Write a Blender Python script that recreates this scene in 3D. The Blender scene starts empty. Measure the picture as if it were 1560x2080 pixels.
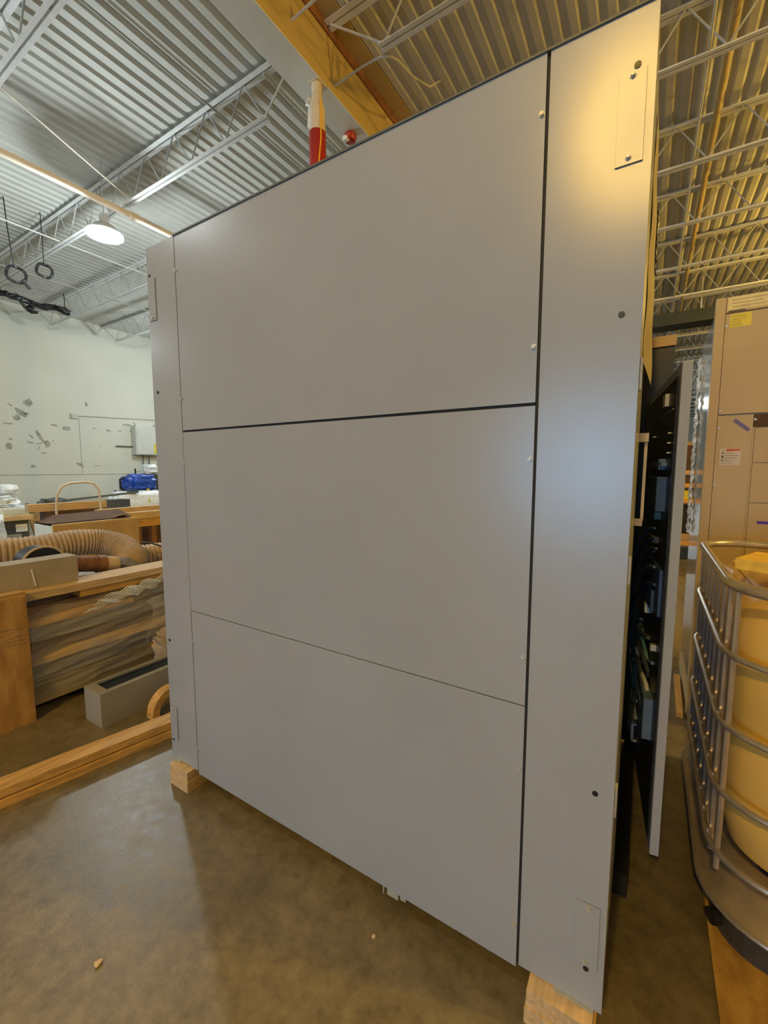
import bpy, bmesh, math, random
from mathutils import Vector, Matrix
random.seed(7)
R = math.radians
scene = bpy.context.scene
COL = scene.collection

# ------------------------------------------------------------------ camera
cam_d = bpy.data.cameras.new('camera')
cam = bpy.data.objects.new('camera', cam_d)
COL.objects.link(cam)
cam_d.sensor_fit = 'HORIZONTAL'
cam_d.sensor_width = 36.0
cam_d.lens = 862.0 / 1560.0 * 36.0
cam_d.clip_start = 0.02
cam_d.clip_end = 200
cam.location = (0, 0, 1.38)
cam.rotation_euler = (R(90 - 5.77), 0, R(31.9))
scene.camera = cam

# ------------------------------------------------------------------ world, exposure
w = bpy.data.worlds.new('world')
scene.world = w
w.use_nodes = True
w.node_tree.nodes['Background'].inputs[0].default_value = (0.75, 0.85, 1.0, 1)
w.node_tree.nodes['Background'].inputs[1].default_value = 0.15
vs = scene.view_settings
vs.view_transform = 'Standard'
vs.look = 'None'
vs.gamma = 1.0
vs.use_curve_mapping = False
vs.exposure = 0.0

WHITE_W = 300.0
SODIUM_W = 680.0
WHITE_C = (0.86, 0.97, 1.0)
SODIUM_C = (1.0, 0.60, 0.09)


# ------------------------------------------------------------------ materials
def mat(name, col, rough=0.6, metal=0.0, var=0.12, scale=6.0, bump=0.0, bscale=60.0, stretch=None,
        col2=None, spec=0.5, emit=None, estr=0.0, alpha=None, coat=0.0, trans=0.0, contrast=(0.35, 0.65)):
    m = bpy.data.materials.new(name)
    m.use_nodes = True
    nt = m.node_tree
    n, l = nt.nodes, nt.links
    b = n['Principled BSDF']
    b.inputs['Roughness'].default_value = rough
    b.inputs['Metallic'].default_value = metal
    b.inputs['Specular IOR Level'].default_value = spec
    b.inputs['Coat Weight'].default_value = coat
    b.inputs['Transmission Weight'].default_value = trans
    tc = n.new('ShaderNodeTexCoord')
    mp = n.new('ShaderNodeMapping')
    if stretch:
        mp.inputs['Scale'].default_value = stretch
    l.new(tc.outputs['Object'], mp.inputs['Vector'])
    if var > 0 or col2:
        nz = n.new('ShaderNodeTexNoise')
        nz.inputs['Scale'].default_value = scale
        nz.inputs['Detail'].default_value = 6
        l.new(mp.outputs[0], nz.inputs['Vector'])
        rp = n.new('ShaderNodeValToRGB')
        rp.color_ramp.elements[0].position = contrast[0]
        rp.color_ramp.elements[1].position = contrast[1]
        c2 = col2 if col2 else tuple(min(1, c * (1 + var)) for c in col)
        c1 = col if col2 else tuple(c * (1 - var) for c in col)
        rp.color_ramp.elements[0].color = (*c1, 1)
        rp.color_ramp.elements[1].color = (*c2, 1)
        l.new(nz.outputs['Fac'], rp.inputs[0])
        l.new(rp.outputs[0], b.inputs['Base Color'])
    else:
        b.inputs['Base Color'].default_value = (*col, 1)
    if bump > 0:
        nb = n.new('ShaderNodeTexNoise')
        nb.inputs['Scale'].default_value = bscale
        nb.inputs['Detail'].default_value = 4
        l.new(mp.outputs[0], nb.inputs['Vector'])
        bp = n.new('ShaderNodeBump')
        bp.inputs['Strength'].default_value = bump
        bp.inputs['Distance'].default_value = 0.01
        l.new(nb.outputs['Fac'], bp.inputs['Height'])
        l.new(bp.outputs[0], b.inputs['Normal'])
    if emit:
        b.inputs['Emission Color'].default_value = (*emit, 1)
        b.inputs['Emission Strength'].default_value = estr
    if alpha is not None:
        b.inputs['Alpha'].default_value = alpha
    return m


def film_mat(name, col, amount, bscale=14.0, bump=1.0):
    m = mat(name, col, rough=0.12, var=0.0, bump=bump, bscale=bscale, spec=0.8, alpha=amount)
    return m


M = dict(
    paint=mat('grey_powder_coat', (0.350, 0.378, 0.435), rough=0.21, var=0.03, scale=2.5, bump=0.05, bscale=900, spec=0.5),
    paint_edge=mat('grey_edge_paint', (0.38, 0.40, 0.44), rough=0.3, var=0.02, scale=3, spec=0.5),
    dark_gap=mat('dark_seal', (0.02, 0.02, 0.02), rough=0.7, var=0),
    roof_trim=mat('dark_grey_trim', (0.10, 0.11, 0.105), rough=0.5, var=0.1),
    steel=mat('zinc_steel', (0.55, 0.54, 0.5), rough=0.5, metal=0.5, var=0.08, scale=30),
    black=mat('black_plastic_and_shade', (0.012, 0.012, 0.014), rough=0.4, var=0.2),
    navy=mat('dark_navy_lining', (0.018, 0.03, 0.055), rough=0.6, var=0.2, scale=20),
    floor=None,
    deck=mat('white_roof_deck', (0.56, 0.56, 0.51), rough=0.7, var=0.06, scale=1.3, bump=0.1, bscale=30),
    joist=mat('white_joist_paint', (0.70, 0.71, 0.70), rough=0.5, var=0.08, scale=8),
    rod=mat('dull_rod_paint', (0.42, 0.43, 0.42), rough=0.55, var=0.1, scale=8),
    girder=mat('sodium_tinted_paint', (0.50, 0.37, 0.15), rough=0.6, var=0.06, scale=2),  # yellow of the sodium light is mixed into this base colour
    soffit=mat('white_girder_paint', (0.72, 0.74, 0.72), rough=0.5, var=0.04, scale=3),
    brown=mat('brown_parts_and_shade', (0.25, 0.11, 0.045), rough=0.6, var=0.15, scale=5),  # brown of boards and bands, also the painted shade on the girder
    cream=mat('cream_pipe_paint', (0.66, 0.58, 0.47), rough=0.45, var=0.05, scale=5),
    red=mat('red_paint', (0.36, 0.018, 0.012), rough=0.4, var=0.1),
    yellow_line=mat('yellow_cord', (0.85, 0.45, 0.04), rough=0.5, var=0.05),
    wall=mat('painted_block_wall', (0.66, 0.68, 0.60), rough=0.75, var=0.03, scale=0.8, bump=0.15, bscale=25),
    peel=mat('bare_peeled_plaster', (0.36, 0.36, 0.31), rough=0.9, var=0.25, scale=9),
    wall_seam=mat('wall_seam_grey', (0.42, 0.43, 0.39), rough=0.9, var=0.1),
    conduit=mat('grey_conduit', (0.52, 0.52, 0.46), rough=0.5, var=0.08),
    pine=mat('pale_pine', (0.62, 0.44, 0.24), rough=0.7, var=0.18, scale=5, stretch=(14, 1.2, 14), bump=0.15, bscale=30),
    pine_y=mat('amber_pine', (0.60, 0.34, 0.09), rough=0.65, var=0.22, scale=4, stretch=(14, 1.2, 14), bump=0.15, bscale=30),
    ply=mat('knotty_plywood', (0.42, 0.21, 0.05), rough=0.7, var=0.3, scale=5, stretch=(6, 3, 1), bump=0.2, bscale=25,
            col2=(0.62, 0.36, 0.11)),
    plysheet=mat('floor_plywood', (0.55, 0.33, 0.08), rough=0.75, var=0.25, scale=9, stretch=(2, 1, 1), bump=0.25, bscale=40,
                 col2=(0.34, 0.18, 0.04)),
    card=mat('cardboard', (0.42, 0.28, 0.14), rough=0.85, var=0.1, scale=7, bump=0.08, bscale=120),
    card_grey=mat('greyish_cardboard', (0.38, 0.33, 0.25), rough=0.85, var=0.1, scale=7),
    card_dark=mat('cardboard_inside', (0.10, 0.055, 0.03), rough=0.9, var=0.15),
    duct=mat('tan_flexible_duct', (0.47, 0.34, 0.21), rough=0.55, var=0.16, scale=8, bump=0.2, bscale=40),
    duct_grey=mat('grey_duct_lining', (0.20, 0.19, 0.20), rough=0.6, var=0.2, scale=8),
    rust=mat('rusty_tube', (0.22, 0.09, 0.04), rough=0.7, var=0.3, scale=25),
    tan=mat('tan_paper', (0.58, 0.43, 0.26), rough=0.8, var=0.1),
    panel_tan=mat('wrapped_tan_panel', (0.33, 0.27, 0.18), rough=0.5, var=0.22, scale=3, stretch=(8, 0.6, 8)),
    panel_grey=mat('wrapped_grey_panel', (0.33, 0.30, 0.25), rough=0.45, var=0.2, scale=3, stretch=(8, 0.6, 8)),
    panel_brown=mat('wrapped_brown_board', (0.20, 0.12, 0.06), rough=0.6, var=0.25, scale=3, stretch=(8, 0.6, 8)),
    trough=mat('grey_beige_enamel', (0.36, 0.34, 0.29), rough=0.4, var=0.05, scale=5),
    white=mat('white_plastic_wrap', (0.78, 0.84, 0.88), rough=0.25, var=0.1, scale=20, bump=0.6, bscale=40),
    white_label=mat('white_label', (0.82, 0.84, 0.80), rough=0.6, var=0.04),
    dark_box=mat('dark_grey_equipment', (0.07, 0.08, 0.085), rough=0.5, var=0.2, scale=15),
    blue=mat('blue_plastic_sheet', (0.02, 0.08, 0.45), rough=0.4, var=0.25, scale=12, bump=0.5, bscale=25),
    green=mat('dark_green_object', (0.02, 0.12, 0.08), rough=0.5, var=0.2),
    yellow=mat('yellow_plastic', (0.75, 0.62, 0.05), rough=0.45, var=0.05),
    box_grey=mat('light_grey_enclosure', (0.62, 0.66, 0.62), rough=0.45, var=0.04),
    beige=mat('beige_cabinet_paint', (0.56, 0.41, 0.20), rough=0.42, var=0.03, scale=3, bump=0.04, bscale=600),
    beige_side=mat('polished_grey_side', (0.42, 0.38, 0.32), rough=0.12, metal=0.55, var=0.05, scale=3, bump=0.05, bscale=8),
    label_y=mat('yellow_label', (0.85, 0.66, 0.06), rough=0.5, var=0.04),
    label_c=mat('cream_label', (0.80, 0.66, 0.30), rough=0.5, var=0.08, scale=30),
    print_=mat('dark_print', (0.10, 0.07, 0.03), rough=0.6, var=0),
    print_red=mat('red_print', (0.60, 0.12, 0.04), rough=0.6, var=0),
    tape=mat('purple_blue_tape', (0.16, 0.12, 0.32), rough=0.5, var=0.1),
    tape2=mat('violet_marker_tape', (0.12, 0.04, 0.45), rough=0.5, var=0.1),
    tank=mat('cream_tank_plastic', (0.74, 0.48, 0.12), rough=0.38, var=0.08, scale=3, coat=0.2),
    tank_top=mat('yellowed_tank_top', (0.76, 0.50, 0.12), rough=0.4, var=0.1, scale=5),
    cage=mat('galvanised_tube', (0.52, 0.47, 0.42), rough=0.32, metal=0.7, var=0.1, scale=20),
    tray=mat('galvanised_tray', (0.45, 0.38, 0.28), rough=0.35, metal=0.6, var=0.2, scale=9),
    skid=mat('dark_skid', (0.05, 0.045, 0.035), rough=0.6, var=0.3, scale=12),
    wood_y=mat('yellow_pine_block', (0.80, 0.52, 0.07), rough=0.6, var=0.12, scale=6, stretch=(2, 14, 14)),
    film=film_mat('clear_stretch_film', (0.75, 0.72, 0.64), 0.22),
    film_tan=film_mat('tan_stretch_film', (0.58, 0.46, 0.32), 0.75, bscale=10),
    dust_film=mat('aluminised_film', (0.72, 0.66, 0.60), rough=0.2, metal=0.5, var=0.15, scale=40, bump=1.0, bscale=60),
    teal=mat('teal_cable', (0.10, 0.22, 0.24), rough=0.4, var=0.25, scale=15),
    blue_dk=mat('dark_blue_part', (0.03, 0.06, 0.16), rough=0.4, var=0.2),
    slate=mat('slate_blue_part', (0.09, 0.15, 0.28), rough=0.4, var=0.2),
    far_wall=mat('pale_blue_wall', (0.52, 0.60, 0.62), rough=0.8, var=0.04, scale=0.5),
    lamp_body=mat('lamp_housing', (0.55, 0.56, 0.56), rough=0.4, metal=0.5, var=0.05),
    lamp_white=mat('white_lamp_lens', (1, 1, 1), var=0, emit=(0.92, 0.98, 1.0), estr=30),
    lamp_sodium=mat('sodium_lamp_lens', (1, 0.8, 0.4), var=0, emit=(1.0, 0.68, 0.25), estr=140),
    amber=mat('amber_lens', (0.8, 0.35, 0.02), rough=0.15, var=0.1),
    assumed_daylight=mat('assumed_door_glow', (0.6, 0.7, 0.8), rough=0.1, var=0, emit=(0.28, 0.60, 1.0), estr=14.0),  # added blue emission, set for the reflection on the grey cabinet
    duct_black=mat('black_duct_paint', (0.03, 0.04, 0.035), rough=0.6, var=0.1),
    orange_beam=mat('orange_rack_beam', (0.75, 0.38, 0.10), rough=0.45, var=0.05),
    chip=mat('pale_chip', (0.6, 0.45, 0.3), rough=0.8, var=0.1),
)


def floor_mat():
    m = bpy.data.materials.new('sealed_concrete')
    m.use_nodes = True
    nt = m.node_tree
    n, l = nt.nodes, nt.links
    b = n['Principled BSDF']
    tc = n.new('ShaderNodeTexCoord')
    a = n.new('ShaderNodeTexNoise'); a.inputs['Scale'].default_value = 1.4; a.inputs['Detail'].default_value = 8; a.inputs['Roughness'].default_value = 0.65
    c = n.new('ShaderNodeTexNoise'); c.inputs['Scale'].default_value = 22; c.inputs['Detail'].default_value = 8; c.inputs['Roughness'].default_value = 0.7
    sp = n.new('ShaderNodeTexNoise'); sp.inputs['Scale'].default_value = 150; sp.inputs['Detail'].default_value = 2
    for q in (a, c, sp):
        l.new(tc.outputs['Object'], q.inputs['Vector'])
    r1 = n.new('ShaderNodeValToRGB')
    r1.color_ramp.elements[0].position = 0.32; r1.color_ramp.elements[0].color = (0.135, 0.112, 0.066, 1)
    r1.color_ramp.elements[1].position = 0.70; r1.color_ramp.elements[1].color = (0.25, 0.21, 0.132, 1)
    l.new(a.outputs['Fac'], r1.inputs[0])
    r2 = n.new('ShaderNodeValToRGB')
    r2.color_ramp.elements[0].position = 0.30; r2.color_ramp.elements[0].color = (0.60, 0.56, 0.50, 1)
    r2.color_ramp.elements[1].position = 0.66; r2.color_ramp.elements[1].color = (1.12, 1.1, 1.06, 1)
    l.new(c.outputs['Fac'], r2.inputs[0])
    mx = n.new('ShaderNodeMixRGB'); mx.blend_type = 'MULTIPLY'; mx.inputs[0].default_value = 1
    l.new(r1.outputs[0], mx.inputs[1]); l.new(r2.outputs[0], mx.inputs[2])
    l.new(mx.outputs[0], b.inputs['Base Color'])
    rr = n.new('ShaderNodeMapRange'); rr.inputs['To Min'].default_value = 0.26; rr.inputs['To Max'].default_value = 0.55
    l.new(c.outputs['Fac'], rr.inputs['Value'])
    l.new(rr.outputs[0], b.inputs['Roughness'])
    b.inputs['Specular IOR Level'].default_value = 0.45
    bp = n.new('ShaderNodeBump'); bp.inputs['Strength'].default_value = 0.10; bp.inputs['Distance'].default_value = 0.004
    l.new(sp.outputs['Fac'], bp.inputs['Height']); l.new(bp.outputs[0], b.inputs['Normal'])
    return m


M['floor'] = floor_mat()


# ------------------------------------------------------------------ mesh builder
class MB:
    def __init__(s):
        s.bm = bmesh.new()

    def box(s, x0, x1, y0, y1, z0, z1):
        vs_ = [s.bm.verts.new(p) for p in ((x0, y0, z0), (x1, y0, z0), (x1, y1, z0), (x0, y1, z0),
                                           (x0, y0, z1), (x1, y0, z1), (x1, y1, z1), (x0, y1, z1))]
        for f in ((0, 3, 2, 1), (4, 5, 6, 7), (0, 1, 5, 4), (1, 2, 6, 5), (2, 3, 7, 6), (3, 0, 4, 7)):
            s.bm.faces.new([vs_[i] for i in f])
        return s

    def obox(s, c, size, rz=0, rx=0, ry=0):
        mt = Matrix.Translation(c) @ Matrix.Rotation(rz, 4, 'Z') @ Matrix.Rotation(ry, 4, 'Y') @ Matrix.Rotation(rx, 4, 'X') @ Matrix.Diagonal((*size, 1))
        bmesh.ops.create_cube(s.bm, size=1, matrix=mt)
        return s

    def bar(s, p0, p1, wd, ht, up=(0, 0, 1)):
        p0, p1 = Vector(p0), Vector(p1)
        d = (p1 - p0)
        L = d.length
        d.normalize()
        u = Vector(up)
        if abs(d.dot(u)) > 0.99:
            u = Vector((1, 0, 0))
        sd = d.cross(u).normalized()
        u2 = sd.cross(d).normalized()
        mt = Matrix((sd, d, u2)).transposed().to_4x4()
        mt = Matrix.Translation((p0 + p1) / 2) @ mt @ Matrix.Diagonal((wd, L, ht, 1))
        bmesh.ops.create_cube(s.bm, size=1, matrix=mt)
        return s

    def cyl(s, p0, p1, r, seg=16, r2=None, cap=True):
        p0, p1 = Vector(p0), Vector(p1)
        d = p1 - p0
        mt = Matrix.Translation((p0 + p1) / 2) @ d.to_track_quat('Z', 'Y').to_matrix().to_4x4()
        bmesh.ops.create_cone(s.bm, cap_ends=cap, segments=seg, radius1=r, radius2=r if r2 is None else r2, depth=d.length, matrix=mt)
        return s

    def tube(s, pts, r, seg=8, closed=False, cap=True):
        pts = [Vector(p) for p in pts]
        n = len(pts)
        rings = []
        prev = None
        for i, p in enumerate(pts):
            if closed:
                t = pts[(i + 1) % n] - pts[i - 1]
            else:
                t = pts[min(i + 1, n - 1)] - pts[max(i - 1, 0)]
            t.normalize()
            if prev is None:
                a = Vector((0, 0, 1)) if abs(t.z) < 0.9 else Vector((1, 0, 0))
                nx = t.cross(a).normalized()
            else:
                nx = (prev - t * prev.dot(t)).normalized()
            prev = nx
            ny = t.cross(nx)
            rr = r[i] if isinstance(r, (list, tuple)) else r
            rings.append([s.bm.verts.new(p + (nx * math.cos(2 * math.pi * k / seg) + ny * math.sin(2 * math.pi * k / seg)) * rr) for k in range(seg)])
        m = n if closed else n - 1
        for i in range(m):
            a, b = rings[i], rings[(i + 1) % n]
            for k in range(seg):
                s.bm.faces.new((a[k], a[(k + 1) % seg], b[(k + 1) % seg], b[k]))
        if cap and not closed:
            s.bm.faces.new(list(reversed(rings[0])))
            s.bm.faces.new(rings[-1])
        return s

    def prism(s, poly, z0, z1):
        a = [s.bm.verts.new((x, y, z0)) for x, y in poly]
        b = [s.bm.verts.new((x, y, z1)) for x, y in poly]
        s.bm.faces.new(list(reversed(a)))
        s.bm.faces.new(b)
        n = len(poly)
        for i in range(n):
            s.bm.faces.new((a[i], a[(i + 1) % n], b[(i + 1) % n], b[i]))
        return s

    def stackp(s, layers):
        """layers: list of (poly, z): lofted closed shape"""
        rings = [[s.bm.verts.new((x, y, z)) for x, y in poly] for poly, z in layers]
        n = len(rings[0])
        for a, b in zip(rings, rings[1:]):
            for i in range(n):
                s.bm.faces.new((a[i], a[(i + 1) % n], b[(i + 1) % n], b[i]))
        s.bm.faces.new(list(reversed(rings[0])))
        s.bm.faces.new(rings[-1])
        return s

    def grid(s, fn, nu, nv):
        g = [[s.bm.verts.new(fn(i / nu, j / nv)) for j in range(nv + 1)] for i in range(nu + 1)]
        for i in range(nu):
            for j in range(nv):
                s.bm.faces.new((g[i][j], g[i + 1][j], g[i + 1][j + 1], g[i][j + 1]))
        return s

    def ball(s, c, r, sc=(1, 1, 1), sub=2):
        mt = Matrix.Translation(c) @ Matrix.Diagonal((*sc, 1))
        bmesh.ops.create_icosphere(s.bm, subdivisions=sub, radius=r, matrix=mt)
        return s

    def jitter(s, a):
        for v in s.bm.verts:
            v.co += Vector((random.uniform(-a, a), random.uniform(-a, a), random.uniform(-a, a)))
        return s

    def mesh(s, name, origin=(0, 0, 0), bevel=0, smooth=False, bseg=2):
        if bevel > 0:
            bmesh.ops.bevel(s.bm, geom=[e for e in s.bm.edges if len(e.link_faces) == 2 and e.calc_face_angle(0) > 0.5], offset=bevel, segments=bseg, profile=0.6, affect='EDGES', clamp_overlap=True)
        bmesh.ops.translate(s.bm, verts=s.bm.verts, vec=-Vector(origin))
        bmesh.ops.recalc_face_normals(s.bm, faces=s.bm.faces)
        me = bpy.data.meshes.new(name)
        s.bm.to_mesh(me)
        s.bm.free()
        if smooth:
            for p in me.polygons:
                p.use_smooth = True
            try:
                me.set_sharp_from_angle(angle=R(40))
            except Exception:
                pass
        return me


def origin_of(o):
    v = Vector((0, 0, 0))
    while o is not None:
        v += o.location
        o = o.parent
    return v


def obj(name, mb, m, parent=None, label=None, bevel=0, smooth=False, kind=None, bseg=2, shift=None):
    """one mesh object authored in world coordinates; origin at the thing's base"""
    org = origin_of(parent) if parent is not None else Vector((0, 0, 0))
    base = Vector((0, 0, 0))
    if parent is None:
        xs = [v.co for v in mb.bm.verts]
        base = Vector((sum(v.x for v in xs) / len(xs), sum(v.y for v in xs) / len(xs), min(v.z for v in xs)))
        org = base
    me = mb.mesh(name, org, bevel, smooth, bseg)
    me.materials.append(M[m] if isinstance(m, str) else m)
    o = bpy.data.objects.new(name, me)
    o.location = base if parent is None else (0, 0, 0)
    COL.objects.link(o)
    if parent is not None:
        o.parent = parent
    if label:
        o['label'] = label
    if kind:
        o['kind'] = kind
    return o


def tag(o, label, cat, group=None, kind=None):
    o['label'] = label
    o['category'] = cat
    if group:
        o['group'] = group
    if kind:
        o['kind'] = kind
    return o


def thing(name, loc, label, cat, group=None):
    o = bpy.data.objects.new(name, None)
    o.empty_display_size = 0.1
    o.location = loc
    COL.objects.link(o)
    return tag(o, label, cat, group)


def piece(name, me, m, parent, loc, rot=None, label=None):
    """a shared-mesh piece placed at a world location under its thing"""
    if not me.materials:
        me.materials.append(M[m])
    o = bpy.data.objects.new(name, me)
    o.location = Vector(loc) - origin_of(parent)
    if rot:
        o.rotation_euler = rot
    COL.objects.link(o)
    o.parent = parent
    if label:
        o['label'] = label
    return o


def struct(name, mb, m, parent=None, **k):
    o = obj(name, mb, m, parent, **k)
    if parent is None:
        o['kind'] = 'structure'
    return o


# ------------------------------------------------------------------ the setting
XL, XR, YB, YF = -16.6, 14.0, -14.0, 45.0     # left wall, right wall, wall behind the camera, far wall
ZD = 6.38                                     # underside of the roof deck
struct('floor', MB().box(XL - .3, XR + .3, YB - .3, YF + .3, -0.2, 0.0), 'floor')
mb = MB()
pitch, rib = 0.190, 0.032
prof = []
x = XL - .2
while x < XR + .3:
    prof += [(x, ZD), (x + .080, ZD), (x + .115, ZD + rib), (x + .155, ZD + rib)]
    x += pitch
ring0 = [mb.bm.verts.new((a, YB - .2, z)) for a, z in prof]
ring1 = [mb.bm.verts.new((a, YF + .2, z)) for a, z in prof]
for i in range(len(prof) - 1):
    mb.bm.faces.new((ring0[i], ring0[i + 1], ring1[i + 1], ring1[i]))
top0 = mb.bm.verts.new((XL - .2, YB - .2, ZD + .2)); top1 = mb.bm.verts.new((prof[-1][0], YB - .2, ZD + .2))
top2 = mb.bm.verts.new((prof[-1][0], YF + .2, ZD + .2)); top3 = mb.bm.verts.new((XL - .2, YF + .2, ZD + .2))
mb.bm.faces.new((top0, top1, top2, top3))
struct('ceiling', mb, 'deck')
wall_l = struct('wall_left', MB().box(XL - .3, XL, YB - .3, YF + .3, 0, ZD + .2), 'wall')
struct('wall_right', MB().box(XR, XR + .3, YB - .3, YF + .3, 0, ZD + .2), 'wall')
struct('wall_far', MB().box(XL - .3, XR + .3, YF, YF + .3, 0, ZD + .2), 'far_wall')
DX0, DX1, DZ1 = -3.5, 0.3, 3.2  # assumed opening behind the camera, sized for the blue reflection on the cabinet
mb = MB()
mb.box(XL - .3, DX0, YB - .3, YB, 0, ZD + .2).box(DX1, XR + .3, YB - .3, YB, 0, ZD + .2).box(DX0, DX1, YB - .3, YB, DZ1, ZD + .2)
struct('wall_back', mb, 'wall')
d1 = struct('assumed_door_1', MB().box(DX0 - .1, DX0, YB - .25, YB + .04, 0, DZ1 + .1).box(DX1, DX1 + .1, YB - .25, YB + .04, 0, DZ1 + .1).box(DX0, DX1, YB - .25, YB + .04, DZ1, DZ1 + .1), 'steel')  # frame of the assumed loading door, out of view
mb = MB()
for k in range(4):
    mb.box(DX0 + k * .95 + .03, DX0 + k * .95 + .92, YB - .2, YB - .16, 0.04, DZ1 - .02)
obj('assumed_pane', mb, 'assumed_daylight', d1, label='assumed blue glowing panels in a loading door out of view')  # added glowing panels, an assumed source for the blue light on the cabinet

# marks and pieces that belong to the left wall
mb = MB()
mb.box(XL, XL + .012, 0, 20, 1.195, 1.215)
obj('wall_seam', mb, 'wall_seam', wall_l)
mb = MB().box(XL, XL + .010, 6.98, 6.995, 1.22, 3.1)
obj('wall_seam', mb, 'wall_seam', wall_l)


def patch(cy, cz, w_, h_, n=9, skew=0.0, rot=0.0):
    poly = []
    for k in range(n):
        a = 2 * math.pi * k / n
        rr = random.uniform(.6, 1.1)
        py, pz = math.cos(a) * rr * w_ / 2, math.sin(a) * rr * h_ / 2
        poly.append((cy + py * math.cos(rot) - pz * math.sin(rot), cz + py * math.sin(rot) + pz * math.cos(rot)))
    mb_ = MB()
    a_ = [mb_.bm.verts.new((XL, y_, z_)) for y_, z_ in poly]
    b_ = [mb_.bm.verts.new((XL + .006, y_, z_)) for y_, z_ in poly]
    mb_.bm.faces.new(b_)
    for i in range(n):
        mb_.bm.faces.new((a_[i], a_[(i + 1) % n], b_[(i + 1) % n], b_[i]))
    return obj('peeled_patch', mb_, 'peel', wall_l)


for a in ((5.62, 3.44, .32, .30), (5.42, 3.13, .42, .22, 9, 0, -.5), (5.30, 2.95, .22, .24), (5.56, 3.10, .14, .10), (5.16, 3.33, .16, .05, 7, 0, -.5),
          (5.08, 2.76, .30, .06, 7), (6.25, 2.81, .22, .08), (6.60, 2.73, .26, .16), (7.45, 2.80, .10, .05), (7.90, 2.76, .22, .08, 8, 0, -.3),
          (8.3, 2.77, .16, .04), (8.75, 2.78, .28, .05), (8.55, 3.02, .40, .09), (8.85, 3.06, .22, .06, 7, 0, -1.2), (9.1, 2.96, .22, .10), (9.6, 3.05, .26, .12, 8, 0, -.9),
          (5.86, 2.42, .60, .11, 9, 0, -1.1), (6.04, 2.20, .20, .34, 8, 0, .15), (5.62, 2.42, .18, .05, 7, 0, -.9), (5.58, 2.22, .24, .07, 7, 0, -.3),
          (5.82, 2.20, .20, .05, 7, 0, .3), (5.80, 2.05, .18, .05, 7, 0, 1.1), (5.93, 1.90, .20, .04), (5.05, 2.10, .24, .26, 6), (5.10, 2.30, .10, .06),
          (6.95, 1.52, .30, .12, 8, 0, -.7), (7.45, 1.50, .26, .03), (5.60, 1.47, .16, .10), (7.24, 3.60, .09, .20), (6.2, 2.3, .05, .05), (7.6, 2.2, .07, .04)):
    patch(*a)


# ------------------------------------------------------------------ lamps
def highbay(x, y, z, kind, label, watts=None, r=.24, group=None):
    t = thing('high_bay_lamp', (x, y, z), label, 'ceiling lamp', group)
    obj('hanger', MB().cyl((x, y, z + .33), (x, y, ZD), .008, 6), 'steel', t)
    obj('housing', MB().cyl((x, y, z + .03), (x, y, z + .16), r * .95, 28, r * .55).cyl((x, y, z + .16), (x, y, z + .33), r * .3, 16, r * .22), 'lamp_body', t, smooth=True)
    obj('lens', MB().cyl((x, y, z), (x, y, z + .03), r, 32), 'lamp_white' if kind == 'w' else 'lamp_sodium', t, smooth=True)
    ld = bpy.data.lights.new('lamp_light', 'POINT')
    ld.energy = watts if watts else (WHITE_W if kind == 'w' else SODIUM_W)
    ld.color = WHITE_C if kind == 'w' else SODIUM_C
    ld.shadow_soft_size = .16
    lo = bpy.data.objects.new('lamp_light', ld)
    lo.location = (0, 0, -.20)
    COL.objects.link(lo)
    lo.parent = t
    return t


highbay(-7.88, 3.89, 5.23, 'w', 'glaring white high bay lamp hanging in the left bay, above the boxes', WHITE_W * 1.25, r=.27)
highbay(-6.15, -1.30, 5.45, 'w', 'assumed white high bay lamp in the left bay behind the photographer', WHITE_W * .5)  # lamp out of view, assumed from the cool sheen on the far corner strip
highbay(-13.0, -3.5, 5.2, 'w', 'assumed white high bay lamp near the left wall behind the photographer', WHITE_W * .6)  # assumed lamp, out of view behind the camera
highbay(-12.5, 9.0, 4.9, 'w', 'assumed white high bay lamp near the left wall, before the black shelf', WHITE_W * .9)  # assumed lamp hidden by the grey cabinet, lights the left wall
highbay(-9.6, 14.6, 5.3, 'w', 'assumed white high bay lamp far along the left bay', WHITE_W)  # assumed lamp, not visible past the grey cabinet
highbay(-1.85, 30.0, 5.22, 'w', 'white lamp far down the right bay, mirrored in the beige cabinet side', WHITE_W * 1.6, r=.3)
highbay(-.30, -4.5, 5.80, 's', 'assumed amber sodium lamp in the right bay behind the photographer', SODIUM_W, r=.16)  # unseen lamp, assumed from the warm highlight on the near corner strip
highbay(6.0, 3.0, 5.3, 's', 'assumed amber sodium lamp in the right bay, right of the beige cabinet', SODIUM_W * 1.3, r=.16)  # unseen lamp, assumed for the amber light over the right bay
highbay(4.6, 11.0, 5.1, 's', 'added amber fill lamp farther down the right bay', SODIUM_W * .9, r=.16)  # added lamp, brightens the roof of the right bay

# ------------------------------------------------------------------ roof steel
GX0, GX1, GZ = -3.70, -3.35, 5.72
g = thing('roof_girder', (GX0, 15, GZ), 'deep painted box girder under the roof, white soffit and yellow-lit side', 'girder')
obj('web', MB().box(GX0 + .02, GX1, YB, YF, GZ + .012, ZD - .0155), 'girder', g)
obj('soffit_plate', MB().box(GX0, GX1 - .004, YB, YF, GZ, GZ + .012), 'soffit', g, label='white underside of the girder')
obj('shade_strip', MB().box(GX1 + .001, GX1 + .030, YB, YF, ZD - .13, ZD - .016), 'brown', g, label='dark brown painted shadow strip along the top of the girder')  # brown strip stands in for the shadow gap below the deck
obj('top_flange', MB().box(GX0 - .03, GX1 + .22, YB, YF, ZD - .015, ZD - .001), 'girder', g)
obj('stiffener_line', MB().box(GX1 + .0005, GX1 + .006, YB, YF, ZD - .22, ZD - .132), 'girder', g)

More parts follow.
